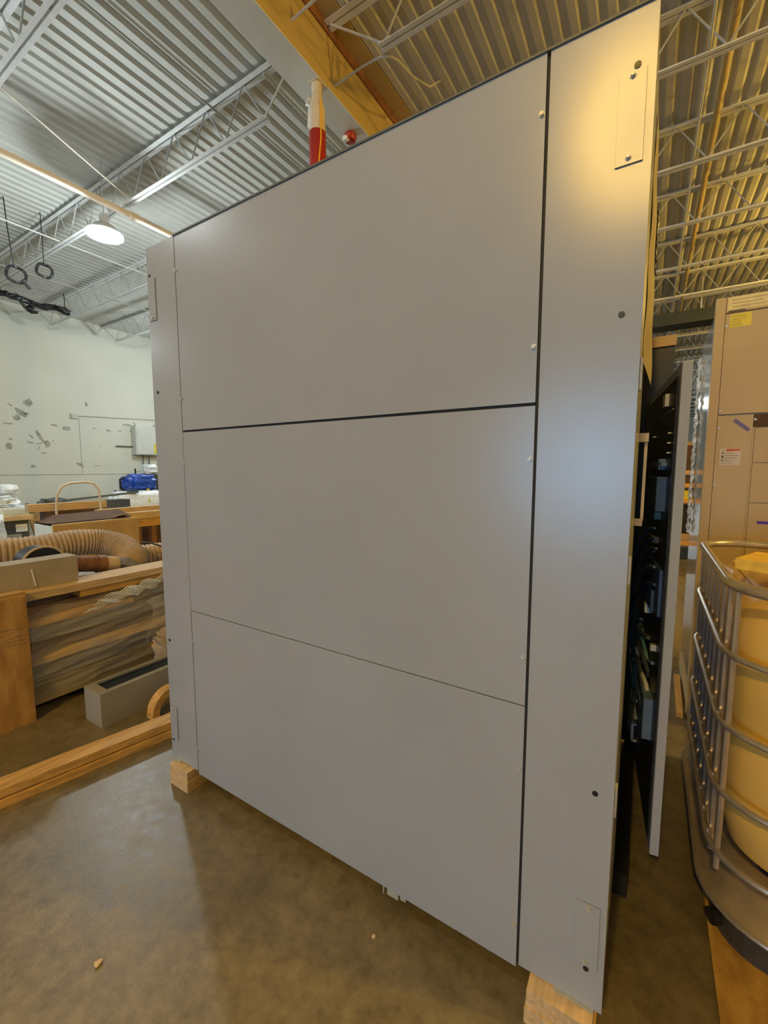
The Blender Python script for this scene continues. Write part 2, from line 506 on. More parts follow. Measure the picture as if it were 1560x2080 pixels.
SP = [-12.9, -10.8, -8.7, -6.6, -4.4, -2.1, 0.15, 2.15, 4.14, 6.05, 7.95, 9.75, 11.7, 13.6, 15.6, 17.6, 19.6, 21.7, 23.8, 26, 28.2, 30.4, 32.6, 34.8, 37, 39.2, 41.4, 43.6]
ZB = 5.75
ordn = ['nearest in front of the camera', 'second ahead of the camera', 'third ahead of the camera', 'fourth ahead of the camera', 'fifth ahead of the camera',
        'sixth ahead of the camera', 'seventh ahead of the camera', 'eighth ahead of the camera']


def chord(mb_, x0, x1, y, z, leg, up):
    # a pair of steel angles back to back
    s_ = 1 if up else -1
    for sd in (-1, 1):
        a, b = sorted((sd * .012, sd * (.012 + leg)))
        mb_.box(x0, x1, y + a, y + b, min(z, z + s_ * .007), max(z, z + s_ * .007))
        a, b = sorted((sd * .012, sd * .019))
        mb_.box(x0, x1, y + a, y + b, min(z + s_ * .007, z + s_ * leg), max(z + s_ * .007, z + s_ * leg))


# shared diagonal rod: built along a unit joist panel
PAN = .76
dz = ZD - .05 - (ZB + .03)
rodL = MB().cyl((-PAN / 4, 0, dz / 2), (PAN / 4, 0, -dz / 2), .011, 8).mesh('web_rod')
rodR = MB().cyl((-PAN / 4, 0, -dz / 2), (PAN / 4, 0, dz / 2), .011, 8).mesh('web_rod')
for bay, (a0, a1, b0, b1, word) in enumerate(((XL, GX0 - .03, XL + .8, GX0 - .60, 'left bay'), (GX1 + .035, XR, GX1 + .72, XR - .8, 'right bay'))):
    k = 0
    for y in SP:
        near = 0 < y < (9 if bay == 0 else 14)
        if 0 < y < 14:
            lab = 'white open-web steel roof joist in the %s, %s' % (word, ordn[min(k, 7)])
            grp = None
            k += 1
        else:
            lab = 'white open-web steel roof joist in the %s, %s' % (word, 'behind the camera' if y < 0.5 else 'far down the hall')
            grp = 'roof joists of the %s, %s' % (word, 'behind the camera' if y < 0.5 else 'far away')
        t = thing('roof_joist', ((a0 + a1) / 2, y, ZB), lab, 'joist', grp)
        mb = MB(); chord(mb, a0, a1, y, ZD - .080, .06, True)
        obj('top_chord', mb, 'joist', t)
        mb = MB(); chord(mb, b0, b1, y, ZB, .045, True)
        obj('bottom_chord', mb, 'joist', t)
        obj('end_diagonal', MB().cyl((a0 + .02, y, ZD - .06), (b0 + .05, y, ZB + .03), .013, 8), 'joist', t)
        obj('end_diagonal', MB().cyl((a1 - .02, y, ZD - .06), (b1 - .05, y, ZB + .03), .013, 8), 'joist', t)
        xx = b0 + .05
        allr = MB()
        while xx + PAN < b1:
            zc = (ZD - .05 + ZB + .03) / 2
            if near:
                piece('web_rod', rodR, 'rod', t, (xx + PAN / 4, y, zc))
                piece('web_rod', rodL, 'rod', t, (xx + 3 * PAN / 4, y, zc))
            else:
                allr.cyl((xx, y, ZB + .03), (xx + PAN / 2, y, ZD - .05), .011, 5).cyl((xx + PAN / 2, y, ZD - .05), (xx + PAN, y, ZB + .03), .011, 5)
            xx += PAN
        if not near:
            obj('web_rod', allr, 'rod', t, kind='stuff')
        else:
            allr.bm.free()

# pipes and bars under the roof
mb = MB().cyl((-7.62, YB, 5.62), (-7.62, 4.25, 5.62), .052, 16).cyl((-7.62, 4.25, 5.62), (-7.62, 20, 5.62), .052, 16)
t = thing('water_pipe', (-7.62, 4, 5.57), 'long cream pipe running under the roof of the left bay', 'pipe')
obj('pipe', mb, 'cream', t, smooth=True)
obj('coupling', MB().cyl((-7.62, 4.18, 5.62), (-7.62, 4.32, 5.62), .062, 16), 'cream', t, smooth=True)
for yy in (2.15, 6.05, 9.75):
    obj('pipe_hanger', MB().cyl((-7.62, yy, 5.67), (-7.62, yy, ZD), .008, 6), 'steel', t)
tag(obj('bright_rod', MB().cyl((-6.55, 2.15, 5.76), (-7.45, 4.14, 5.76), .011, 8), 'joist'), 'thin bright rod slanting between the two nearest joists of the left bay', 'rod')
for i, (xa, ya, yb, zz, rr, m_, lab) in enumerate((
        (-12.2, 0.15, 11.7, 5.80, .012, 'conduit', 'thin bridging rod across the joists, nearest the left wall'),
        (-10.0, 0.15, 11.7, 5.80, .012, 'conduit', 'thin bridging rod across the joists, left of the glaring lamp'),
        (-5.35, 2.15, 11.7, ZD - .08, .013, 'rod', 'thin grey bridging rod nearest left of the girder'),
        (-4.35, 4.14, 13.0, ZD - .09, .022, 'conduit', 'grey conduit close along the left of the girder'),
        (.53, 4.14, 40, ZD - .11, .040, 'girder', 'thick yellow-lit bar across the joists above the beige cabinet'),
        (.30, 5.0, 40, ZB + .03, .014, 'conduit', 'thin grey rod across the joists right of the grey cabinet'))):
    tag(obj('bridging_bar', MB().cyl((xa, ya, zz), (xa, yb, zz), rr, 10), m_, smooth=True), lab, 'rod')
tag(obj('bent_conduit', MB().tube([(-3.36, 4.30, 5.82), (-2.95, 4.27, 5.82), (-2.72, 4.28, 5.82), (-2.62, 4.33, 5.82), (-2.58, 4.43, 5.84), (-2.57, 4.75, 5.9), (-2.57, 5.2, 6.1), (-2.57, 5.5, ZD)], .012, 8), 'conduit', smooth=True),
    'thin conduit bending out of the girder side', 'conduit')
tag(obj('straight_conduit', MB().cyl((-3.35, 3.60, 5.95), (-2.25, 3.52, 5.95), .014, 8), 'joist', smooth=True), 'thin white conduit crossing out from the girder above the column', 'conduit')
for (x0, y0, x1, y1, lab) in ((-6.4, 8.6, -3.9, 7.4, 'dark slanting brace under the left deck beside the cabinet top'),):
    tag(obj('wind_brace', MB().cyl((x0, y0, ZB + .05), (x1, y1, ZD - .1), .016, 8), 'rod'), lab, 'rod')
t = thing('air_duct', (1.5, 14, 5.2), 'dark rectangular duct crossing the right bay far behind the beige cabinet', 'duct')
obj('duct_body', MB().box(-2.8, 1.35, 13.9, 14.5, 5.17, 5.48), 'duct_black', t)
for xx in (-2.0, 0.9):
    obj('hanger', MB().box(xx, xx + .03, 14.1, 14.13, 5.48, ZD), 'steel', t)

# column with red band
cx, cy = -3.43, 4.07
t = thing('steel_column', (cx, cy, 0), 'cream round column with a red band, carrying the girder', 'column')
cm = MB().cyl((cx, cy, .02), (cx, cy, 5.44), .092, 28)
obj('shaft', cm, 'cream', t, smooth=True)
obj('neck', MB().cyl((cx, cy, 5.44), (cx, cy, 5.60), .092, 28, .054).cyl((cx, cy, 5.60), (cx, cy, GZ - .012), .058, 24), 'cream', t, smooth=True)
obj('cap_plate', MB().box(cx - .07, cx + .07, cy - .07, cy + .07, GZ - .012, GZ - .001), 'cream', t)
obj('base_plate', MB().box(cx - .18, cx + .18, cy - .18, cy + .18, 0.0, .02), 'steel', t)
obj('red_band', MB().cyl((cx, cy, 2.2), (cx, cy, 5.20), .0945, 28), 'red', t, smooth=True, label='red painted band')
obj('yellow_cord', MB().tube([(cx + .088, cy - .045, 5.5), (cx + .088, cy - .045, 5.1), (cx + .078, cy - .065, 4.9), (cx + .06, cy - .082, 4.7), (cx + .06, cy - .082, 3.0)], .008, 6), 'yellow_line', t, label='thin yellow cord hanging down the column')
tag(obj('branch_pipe', MB().tube([(cx - .20, cy + .10, GZ - .002), (cx - .20, cy + .05, 5.62), (cx - .13, cy + .02, 5.56), (cx - .13, cy, 5.3)], .016, 8), 'soffit', smooth=True), 'thin white bent pipe beside the column neck', 'pipe')
t = thing('fire_alarm', (-3.54, 4.85, GZ - .12), 'round red alarm bell under the white girder soffit', 'alarm')
obj('bell', MB().cyl((-3.54, 4.85, GZ - .035), (-3.54, 4.85, GZ - .09), .09, 24, .07), 'red', t, smooth=True, bevel=.006)
obj('base', MB().cyl((-3.54, 4.85, GZ - .002), (-3.54, 4.85, GZ - .035), .06, 20), 'red', t)
obj('strobe', MB().box(-3.60, -3.53, 4.77, 4.82, GZ - .105, GZ - .05), 'white_label', t, bevel=.005, label='white strobe lens')

# cable coils and loom high at the left wall
for (yc, xc, zc, r_, lab) in ((3.50, -10.4, 5.05, .15, 'black cable coil with a dangling tail, high at the left edge'), (3.96, -10.4, 5.29, .13, 'black cable coil without a tail, high at the left')):
    pts = [(xc + .03 * math.sin(3 * a), yc + r_ * math.cos(a), zc + r_ * math.sin(a)) for a in [2 * math.pi * k / 24 for k in range(24)]]
    mb = MB().tube(pts, .026, 8, closed=True)
    if yc < 3.7:
        mb.tube([(xc, yc - .10, ZD), (xc, yc - .08, 5.9), (xc, yc - .03, zc + r_)], .010, 6)
        mb.tube([(xc, yc + .08, zc - .06), (xc, yc + .20, zc - .20)], .028, 8)
    else:
        mb.tube([(xc, yc, zc + r_), (xc, yc, ZD)], .008, 6)
    tag(obj('cable_coil', mb, 'black', smooth=True), lab, 'cable')
mb = MB()
for j in range(5):
    pts = []
    for k in range(15):
        u = k / 14
        pts.append((-14.5 + random.uniform(-.05, .05), 4.5 + 1.55 * u, 5.90 - .02 * u + random.uniform(-.05, .05) + .03 * math.sin(u * 9)))
    mb.tube(pts, [random.uniform(.03, .07) for _ in pts], 7)
mb.tube([(-14.5, 4.9, 5.88), (-14.5, 5.02, 5.70), (-14.5, 5.15, 5.62), (-14.5, 5.28, 5.66)], .04, 8)
mb.ball((-14.5, 5.12, 5.70), .10)
mb.tube([(-14.5, 4.52, 5.9), (-14.5, 4.5, ZD)], .01, 6).tube([(-14.5, 5.95, 5.9), (-14.5, 5.95, ZD)], .01, 6)
tag(obj('cable_bundle', mb, 'black', smooth=True), 'sagging black cable bundle hanging before the left wall under the roof', 'cable')

# conduit, wall box, black shelf
t = thing('wall_conduit', (XL + .05, 8, 3.2), 'thin horizontal conduit along the left wall with a small junction box', 'conduit')
obj('conduit_run', MB().cyl((XL + .03, 6.85, 3.18), (XL + .03, 10.5, 3.33), .018, 8), 'conduit', t)
obj('junction_box', MB().box(XL, XL + .06, 6.75, 6.95, 3.08, 3.24), 'conduit', t, bevel=.005)
t = thing('wall_enclosure', (XL + .2, 9.2, 1.9), 'light grey electrical enclosure on the left wall with a yellow sign', 'enclosure')
obj('body', MB().box(XL, XL + .30, 8.70, 9.75, 1.92, 3.0), 'box_grey', t, bevel=.012)
obj('door', MB().box(XL + .30, XL + .32, 8.73, 9.72, 1.95, 2.97), 'box_grey', t, bevel=.004)
obj('yellow_sign', MB().box(XL + .321, XL + .326, 9.36, 9.60, 1.96, 2.35), 'yellow', t, label='yellow sign plate')
obj('feed_conduit', MB().cyl((XL + .06, 8.1, 2.22), (XL + .06, 8.72, 2.22), .02, 8), 'roof_trim', t)
for yy in (9.02, 9.25):
    tag(obj('drop_conduit', MB().tube([(XL + .12, yy, 1.919), (XL + .12, yy, .55)], .022, 8), 'roof_trim'), 'dark conduit below the wall enclosure, %s of the two' % ('left' if yy < 9.1 else 'right'), 'conduit')
t = thing('wire_shelf', (-15, 8.6, 0), 'black wire shelving below the wall enclosure, loaded with dark goods', 'shelf')
for (xx, yy) in ((-15.3, 8.05), (-14.8, 8.05), (-15.3, 9.3), (-14.8, 9.3)):
    obj('post', MB().box(xx, xx + .04, yy, yy + .04, 0, 1.4), 'black', t)
for zz in (.5, 1.28):
    mb = MB()
    for k in range(10):
        mb.box(-15.3 + k * .055, -15.29 + k * .055, 8.05, 9.33, zz, zz + .012)
    mb.box(-14.8, -14.78, 8.05, 9.33, zz - .02, zz + .02)
    obj('wire_deck', mb, 'black', t)
tag(obj('green_canister', MB().cyl((-15, 8.78, 1.30), (-15, 8.78, 1.50), .11, 16).cyl((-15, 8.78, 1.50), (-15, 8.78, 1.6), .11, 16, .04), 'green', smooth=True), 'dark green canister on top of the black wire shelf', 'canister')
tag(obj('dark_crate', MB().box(-15.15, -14.75, 8.35, 8.98, .52, 1.2), 'blue_dk', bevel=.01), 'dark blue crate inside the black wire shelf', 'crate')

# ------------------------------------------------------------------ goods in the left background
def lumpy(name, x0, x1, y0, y1, z0, z1, m_, lab, cat, amp=.05, parent=None, seed=0):
    rnd = random.Random(seed)
    ph = [rnd.uniform(0, 6) for _ in range(6)]
    mb_ = MB()
    bmesh.ops.create_icosphere(mb_.bm, subdivisions=4, radius=1)
    for v in mb_.bm.verts:
        c = v.co.copy()
        q = Vector([math.copysign(abs(a) ** .55, a) for a in c])
        nn = math.sin(7 * c.x + ph[0]) * math.sin(6 * c.y + ph[1]) + .6 * math.sin(13 * c.z + ph[2] + 3 * c.x) + .5 * math.sin(17 * c.y + ph[3]) + .4 * math.sin(23 * c.x + ph[4] + 9 * c.z)
        q *= 1 + amp * nn
        v.co = Vector(((x0 + x1) / 2 + q.x * (x1 - x0) / 2, (y0 + y1) / 2 + q.y * (y1 - y0) / 2, max(z0, (z0 + z1) / 2 + q.z * (z1 - z0) / 2)))
    o = obj(name, mb_, m_, parent, smooth=True)
    if parent is None:
        tag(o, lab, cat)
    return o


def pallet(x0, x1, y0, y1, z0, lab, m_='pine', group=None):
    t_ = thing('wooden_pallet', ((x0 + x1) / 2, (y0 + y1) / 2, z0), lab, 'pallet', group)
    n = 6
    wd = (y1 - y0)
    for k in range(3):
        xx = x0 + (x1 - x0 - .08) * k / 2
        obj('stringer', MB().box(xx, xx + .08, y0, y1, z0 + .018, z0 + .105), m_, t_)
    for k in range(n):
        yy = y0 + (wd - .1) * k / (n - 1)
        obj('deck_board', MB().box(x0, x1, yy, yy + .1, z0 + .105, z0 + .125), m_, t_)
    for k in range(3):
        yy = y0 + (wd - .1) * k / 2
        obj('bottom_board', MB().box(x0, x1, yy, yy + .1, z0, z0 + .018), m_, t_)
    return t_


# far left pallets with white wrapped equipment
pallet(-9.9, -9.0, 1.9, 2.98, .10, 'wooden pallet under the grey equipment unit at the left edge')
tag(obj('pallet_riser', MB().box(-9.9, -9.0, 1.9, 2.98, 0, .10), 'card_dark'), 'dark flat riser under the pallet at the left edge', 'riser')
t = thing('equipment_unit', (-9.4, 2.5, .225), 'dark grey boxed unit with a white label, on the pallet at the left edge', 'equipment')
obj('case', MB().box(-9.85, -9.02, 1.95, 2.92, .226, .52), 'dark_box', t, bevel=.01)
obj('white_label', MB().box(-9.019, -9.014, 2.74, 2.90, .32, .45), 'white_label', t)
obj('top_rail', MB().box(-9.9, -8.98, 1.92, 2.98, .52, .60), 'pine', t, bevel=.005)
obj('foot_plate', MB().box(-9.0, -8.98, 1.95, 2.8, .23, .29), 'steel', t)
t = thing('flat_unit', (-9.4, 2.5, .60), 'flat pale unit with a white front strip, stacked on the dark grey unit', 'equipment')
obj('case', MB().box(-9.8, -9.0, 2.55, 3.0, .60, .74), 'white', t, bevel=.01)
obj('case_end', MB().box(-9.0, -8.985, 2.93, 3.0, .62, .72), 'dark_box', t)
obj('vent_strip', MB().box(-8.999, -8.99, 2.60, 2.92, .63, .71), 'box_grey', t)
lumpy('wrapped_bundle', -9.8, -9.05, 2.2, 2.86, .741, .93, 'white', 'crumpled white wrapped bundle on the flat pale unit', 'bundle', .12, seed=3)
lumpy('white_sack', -9.7, -9.15, 2.62, 2.90, .945, 1.12, 'white', 'rounded white sack on top of the crumpled bundle', 'sack', .04, seed=5)
lumpy('wrapped_machine', -8.90, -8.55, 1.9, 2.50, .0, .72, 'white', 'bluish white film-wrapped machine at the left edge', 'machine', .08, seed=9)
tag(obj('purple_lid', MB().box(-9.7, -9.2, 2.1, 2.55, .98, 1.05), 'tape', bevel=.01), 'dark purple flat lid at the left edge, on the white goods', 'lid')
tag(obj('leaning_board', MB().obox((-9.6, 3.53, .58), (.03, .95, .10), rx=R(-17)), 'brown'), 'dark brown board slanting down to the right of the white goods', 'board')
tag(obj('leaning_sheet', MB().obox((-9.3, 3.20, .36), (.03, .30, .72), rx=R(12)), 'card'), 'brown cardboard sheet standing right of the dark grey unit', 'sheet')
lumpy('black_scrap', -10.0, -9.68, 3.35, 3.85, .4, .80, 'dark_box', 'dark scrap pile behind the big open carton', 'scrap', .1, seed=4)

# big open carton
bx0, bx1, by0, by1, bz = -6.50, -6.0, 2.17, 3.16, .70
t = thing('open_carton', (-6.25, 2.66, 0), 'big open cardboard carton with a white left end, beyond the corrugated hose', 'carton')
obj('front_wall', MB().box(bx1 - .012, bx1, by0, by1, .02, bz), 'card', t)
obj('end_wall', MB().box(bx0, bx1, by0 - .012, by0, .02, bz + .0), 'white_label', t, label='white end of the carton')
obj('end_wall', MB().box(bx0, bx1, by1, by1 + .012, .02, bz), 'card', t)
obj('back_wall', MB().box(bx0, bx0 + .012, by0, by1, .02, bz + .03), 'card_dark', t)
obj('carton_base', MB().box(bx0, bx1, by0, by1, 0, .02), 'card', t)
obj('rim', MB().box(bx1 - .03, bx1 + .004, by0, by1, bz, bz + .02), 'tan', t)
mb = MB().grid(lambda u, v: (bx0 + .02 + .36 * v, by0 + .01 + u * (by1 - by0 - .02), bz + .012 + .10 * (1 - v) * min(1, 6 * u) * (.75 + .25 * u) + .01 * v), 12, 4)
obj('top_flap', mb, 'card_dark', t, label='dark raised back flap')
mb = MB().obox((bx1 - .10, by1 - .14, bz + .055), (.16, .22, .008), rz=.5, ry=-.2)
obj('top_flap', mb, 'pine_y', t, label='small amber folded flap')
tag(obj('square_timber', MB().box(-7.5, -7.38, 2.40, 3.42, .77, .88), 'pine', bevel=.006), 'short pale square timber lying behind the open carton', 'timber')
tag(obj('timber_support', MB().box(-7.6, -7.345, 2.6, 3.3, 0, .77), 'card_dark'), 'dark box under the pale square timber', 'box')
t = thing('tube_hoop', (-7.8, 2.9, 0), 'cream bent tube hoop of a hand cart standing behind the open carton', 'handle')
hp = [(-7.30, 2.70, 0)] + [(-7.30, 2.70 + .0 * k, .2 + .2 * k) for k in range(4)] + [(-7.30, 2.72, 1.0), (-7.30, 2.78, 1.12), (-7.30, 2.88, 1.17), (-7.30, 3.10, 1.185), (-7.30, 3.22, 1.16), (-7.30, 3.28, 1.06), (-7.30, 3.29, .9), (-7.30, 3.29, 0)]
obj('hoop', MB().tube(hp, .017, 10), 'cream', t, smooth=True)
obj('crossbar', MB().cyl((-7.30, 2.70, .5), (-7.30, 3.29, .5), .014, 8), 'cream', t)

# timber crate to its right
t = thing('timber_crate', (-6.7, 3.8, 0), 'open timber crate of pale boards right of the open carton', 'crate')
obj('top_board', MB().box(-6.35, -6.25, 3.18, 4.5, .66, .76), 'pine', t, bevel=.004)
obj('top_board', MB().box(-7.25, -7.15, 3.18, 4.5, .66, .76), 'pine', t, bevel=.004)
obj('end_board', MB().obox((-6.78, 3.215, .72), (.72, .05, .05)), 'pine', t)
obj('side_board', MB().box(-6.33, -6.28, 3.2, 4.5, .54, .655), 'pine_y', t)
for yy in (3.3, 3.52, 3.85, 4.3):
    obj('stud', MB().box(-6.38, -6.30, yy, yy + .07, .02, .54), 'brown', t)
obj('back_sheet', MB().box(-7.2, -7.17, 3.2, 4.5, .02, .66), 'card_dark', t)
obj('crate_base', MB().box(-7.2, -6.28, 3.2, 4.5, 0, .02), 'brown', t)

# wrapped load beyond the crate + blue sheet
pallet(-11.6, -10.7, 5.2, 6.7, 0, 'pallet under the film-wrapped load by the grey cabinet')
lumpy('wrapped_load', -11.5, -10.8, 5.25, 6.75, .13, .82, 'white', 'low film-wrapped silvery load left of the grey cabinet', 'load', .06, seed=12)
tag(obj('small_dark_case', MB().box(-10.95, -10.79, 5.55, 5.75, .80, .88), 'blue_dk', bevel=.01), 'small dark blue case on the film-wrapped load', 'case')
tag(obj('yellow_tag', MB().box(-10.80, -10.785, 5.98, 6.03, .55, .62), 'yellow'), 'tiny yellow tag on the front of the film-wrapped load', 'tag')
t = thing('tarp_covered_bin', (-12.6, 6.7, 0), 'bin heaped with a bright blue tarp, below the wall enclosure', 'bin')
lumpy('tarp', -12.9, -12.3, 6.35, 7.15, .72, 1.22, 'blue', '', '', .10, parent=t, seed=21)
obj('bin_body', MB().box(-12.9, -12.3, 6.2, 7.3, .1, .78), 'dark_box', t, bevel=.02)
obj('bin_handle', MB().tube([(-12.3, 6.2, .8), (-12.25, 6.05, .85), (-12.25, 6.05, 1.1), (-12.3, 6.2, 1.14)], .03, 8), 'black', t, smooth=True)
obj('bin_foot', MB().box(-12.85, -12.35, 6.25, 7.25, 0, .1), 'black', t)
tag(obj('yellow_sticker', MB().box(-12.29, -12.28, 6.78, 6.86, .72, .82), 'yellow'), 'small yellow sticker on the blue covered bin', 'sticker')
lumpy('white_bag', -13.4, -13.0, 7.2, 7.62, 1.22, 1.52, 'white', 'pale bag on the dark box right of the blue tarp', 'bag', .08, seed=31)
tag(obj('dark_box', MB().box(-13.5, -12.95, 7.15, 7.75, 0, 1.22), 'dark_box', bevel=.01), 'tall dark box under the pale bag', 'box')
tag(obj('long_rack', MB().obox((-9.9, 4.45, .80), (.06, 1.6, .04), rx=R(4)), 'roof_trim'), 'long dark bar lying behind the timber crate', 'bar')
tag(obj('rack_stand', MB().box(-10.1, -9.75, 3.9, 5.0, 0, .72), 'dark_box'), 'dark low stand carrying the long dark bar', 'stand')

# ------------------------------------------------------------------ the long wrapped stack in front (left)
def longbox(name, x0, x1, y0, y1, z0, z1, m_, parent, bev=.004, lab=None):
    return obj(name, MB().box(x0, x1, y0, y1, z0, z1), m_, parent, bevel=bev, label=lab)


t = thing('panel_stack', (-3.3, 1.8, 0), 'long stack of film-wrapped panels and boards behind the lumber, left', 'stack')
for yy in (.5, 1.3, 2.2, 3.1):
    obj('skid', MB().box(-3.95, -3.0, yy, yy + .09, 0, .055), 'brown', t)
longbox('long_panel', -3.9, -2.86, .35, 3.5, .056, .165, 'panel_tan', t)
longbox('long_panel', -3.9, -2.90, .35, 3.5, .170, .285, 'panel_grey', t)
longbox('long_panel', -3.9, -2.84, .35, 3.4, .292, .330, 'pine', t, lab='thin pale board in the stack')
longbox('long_panel', -3.9, -2.93, .35, 3.5, .332, .410, 'panel_brown', t)
longbox('long_panel', -3.9, -2.87, .35, 3.45, .414, .500, 'panel_grey', t)
longbox('long_board', -3.05, -2.86, .35, 1.45, .502, .545, 'pine_y', t, lab='amber board')
longbox('long_board', -3.9, -3.06, .35, 3.4, .502, .545, 'panel_tan', t)
longbox('long_board', -3.05, -2.90, .35, 3.4, .547, .610, 'panel_brown', t)
longbox('long_board', -3.03, -2.87, 1.15, 3.2, .612, .655, 'pine_y', t, lab='amber board')
longbox('long_board', -3.06, -2.86, .40, 3.3, .657, .700, 'pine', t, lab='pale pine board on top of the stack')


def wrap(u, v):
    y = .88 + u * 1.9
    n1 = .012 * math.sin(23 * u + 5 * v) + .010 * math.sin(41 * u - 9 * v) + .008 * math.sin(67 * v + 13 * u)
    if v < .25:
        s_ = v / .25
        return (-3.02 + s_ * .18, y, .64 - .10 * s_ + .05 * math.sin(u * 3.1) + n1)
    s_ = (v - .25) / .75
    return (-2.835 + n1 + .012 * math.sin(s_ * 12), y, .54 + .05 * math.sin(u * 3.1) - s_ * .46)


obj('film_wrap', MB().grid(wrap, 60, 30), 'film', t, smooth=True, label='clear stretch film over the front of the stack')
mb = MB()
for k in range(7):
    pts = []
    for q in range(14):
        u = q / 13
        pts.append((-2.84 + .012 * math.sin(u * 20 + k), 1.15 + .45 * u + .02 * k, .555 + .065 * u + .012 * (k - 3) + .010 * math.sin(u * 25 + 2 * k)))
    mb.tube(pts, [.002 + .003 * math.sin(math.pi * q / 13) for q in range(14)], 5)
obj('film_gather', mb, 'white', t, smooth=True, label='shiny gathered ridge of stretch film')
mb = MB()
mb.grid(lambda u, v: (-2.80 + .05 * math.sin(9 * u + 4 * v) * .6, 1.50 + .45 * u + .03 * math.sin(8 * v), .50 - .40 * v + .03 * math.sin(15 * u + 7 * v)), 24, 24)
obj('loose_film', mb, 'film', t, smooth=True, label='loose crumpled film hanging at the right of the stack')

t = thing('end_board', (-2.8, .5, 0), 'knotty amber plywood end board standing at the left edge', 'board')
obj('sheet', MB().box(-2.82, -2.80, -.25, .868, 0, .70), 'ply', t)
obj('top_cleat', MB().box(-2.86, -2.80, -.25, .866, .70, .728), 'pine_y', t)
mb = MB()
for k in range(6):
    mb.tube([(-2.797 + .004 * math.sin(j + k), -.2 + j * .105, .55 - .018 * k + .012 * math.sin(j * 1.7 + k)) for j in range(11)], .0012, 5)
obj('film_wrap', mb, 'tan', t, label='shiny film creases around the board')

# long flat carton on the stack
t = thing('flat_carton', (-3.0, .7, .70), 'long flat grey-brown carton lying on the wrapped stack at the left edge', 'carton')
obj('body', MB().box(-3.09, -2.95, .25, 1.18, .7015, .855), 'card_grey', t, bevel=.003)
obj('tape_strip', MB().obox((-2.946, .955, .765), (.004, .006, .10), rx=R(8)), 'white_label', t)

# black round duct end behind the carton
t = thing('duct_end', (-3.2, 1.10, .55), 'black round duct opening with a pale rim behind the flat carton', 'duct')
obj('dark_disc', MB().cyl((-3.32, 1.085, .785), (-3.16, 1.085, .785), .112, 32), 'black', t, smooth=True)
obj('rim', MB().tube([(-3.16, 1.085 + .116 * math.cos(a), .785 + .116 * math.sin(a)) for a in [2 * math.pi * k / 32 for k in range(32)]], .007, 6, closed=True), 'tan', t, smooth=True)
obj('duct_skirt', MB().box(-3.30, -3.18, 1.0, 1.17, .547, .70), 'card_dark', t)

# corrugated hose


def spline(ctrl, n):
    out = []
    c = [Vector(p) for p in ctrl]
    c = [c[0] * 2 - c[1]] + c + [c[-1] * 2 - c[-2]]
    segs = len(c) - 3
    for i in range(n + 1):
        t_ = i / n * segs
        k = min(int(t_), segs - 1)
        f = t_ - k
        p0, p1, p2, p3 = c[k:k + 4]
        out.append(.5 * ((2 * p1) + (-p0 + p2) * f + (2 * p0 - 5 * p1 + 4 * p2 - p3) * f * f + (-p0 + 3 * p1 - 3 * p2 + p3) * f ** 3))
    return out


def hose(name, ctrl, r_, n, m_, lab, endm=None):
    pts = spline(ctrl, n)
    rad = [r_ * (1.0 if i % 3 else .90) for i in range(n + 1)]
    t_ = thing(name, ctrl[0], lab, 'hose')
    obj('corrugated_sleeve', MB().tube(pts, rad, 28), m_, t_, smooth=False)
    if endm:
        d = (pts[-1] - pts[-2]).normalized()
        obj('end_cuff', MB().cyl(pts[-1] - d * .02, pts[-1] + d * .05, r_ * 1.02, 28), endm, t_, smooth=True)
    return t_


hose('corrugated_hose', [(-3.75, -.3, .85), (-3.72, .5, .84), (-3.66, .95, .825), (-3.62, 1.2, .82), (-3.60, 1.42, .835), (-3.56, 1.60, .815), (-3.42, 1.68, .775), (-3.27, 1.66, .72), (-3.20, 1.58, .655)], .098, 186, 'duct',
     'big tan corrugated hose curving over the wrapped stack', 'duct_grey')
hose('corrugated_hose', [(-3.6, 1.78, .645), (-3.50, 2.1, .66), (-3.45, 2.5, .67), (-3.4, 3.0, .67)], .098, 96, 'duct', 'second corrugated hose, half hidden behind the cabinet edge')
tag(obj('black_cable', MB().tube(spline([(-3.40, 1.80, .80), (-3.33, 1.86, .79), (-3.30, 1.95, .74), (-3.33, 2.05, .68)], 16), .006, 6), 'black', smooth=True), 'thin black cable looping over the second hose', 'cable')
t = thing('paper_tube', (-3.2, 1.3, .70), 'tube with a rusty band and rounded tan end between carton and hose', 'tube')
obj('dark_sleeve', MB().cyl((-3.17, 1.18, .775), (-3.17, 1.38, .735), .052, 24), 'rust', t, smooth=True)
obj('rusty_band', MB().cyl((-3.17, 1.38, .735), (-3.17, 1.43, .727), .060, 24), 'brown', t, smooth=True)
obj('tan_end', MB().cyl((-3.17, 1.43, .727), (-3.17, 1.50, .715), .056, 24, .050).ball((-3.17, 1.50, .715), .050, (1, .6, 1), 3), 'tan', t, smooth=True)

# small amber marker
tag(obj('amber_marker', MB().ball((-2.76, 1.53, .215), .014, (1, 1, .9)).box(-2.80, -2.76, 1.515, 1.545, .19, .205), 'amber', smooth=True), 'tiny amber lens glinting in the crumpled film', 'marker')
lumpy('crumpled_wrap', -2.78, -2.60, 1.50, 1.80, .0, .30, 'film_tan', 'crumpled tan wrap on the floor by the grey cabinet edge', 'wrap', .16, seed=8)

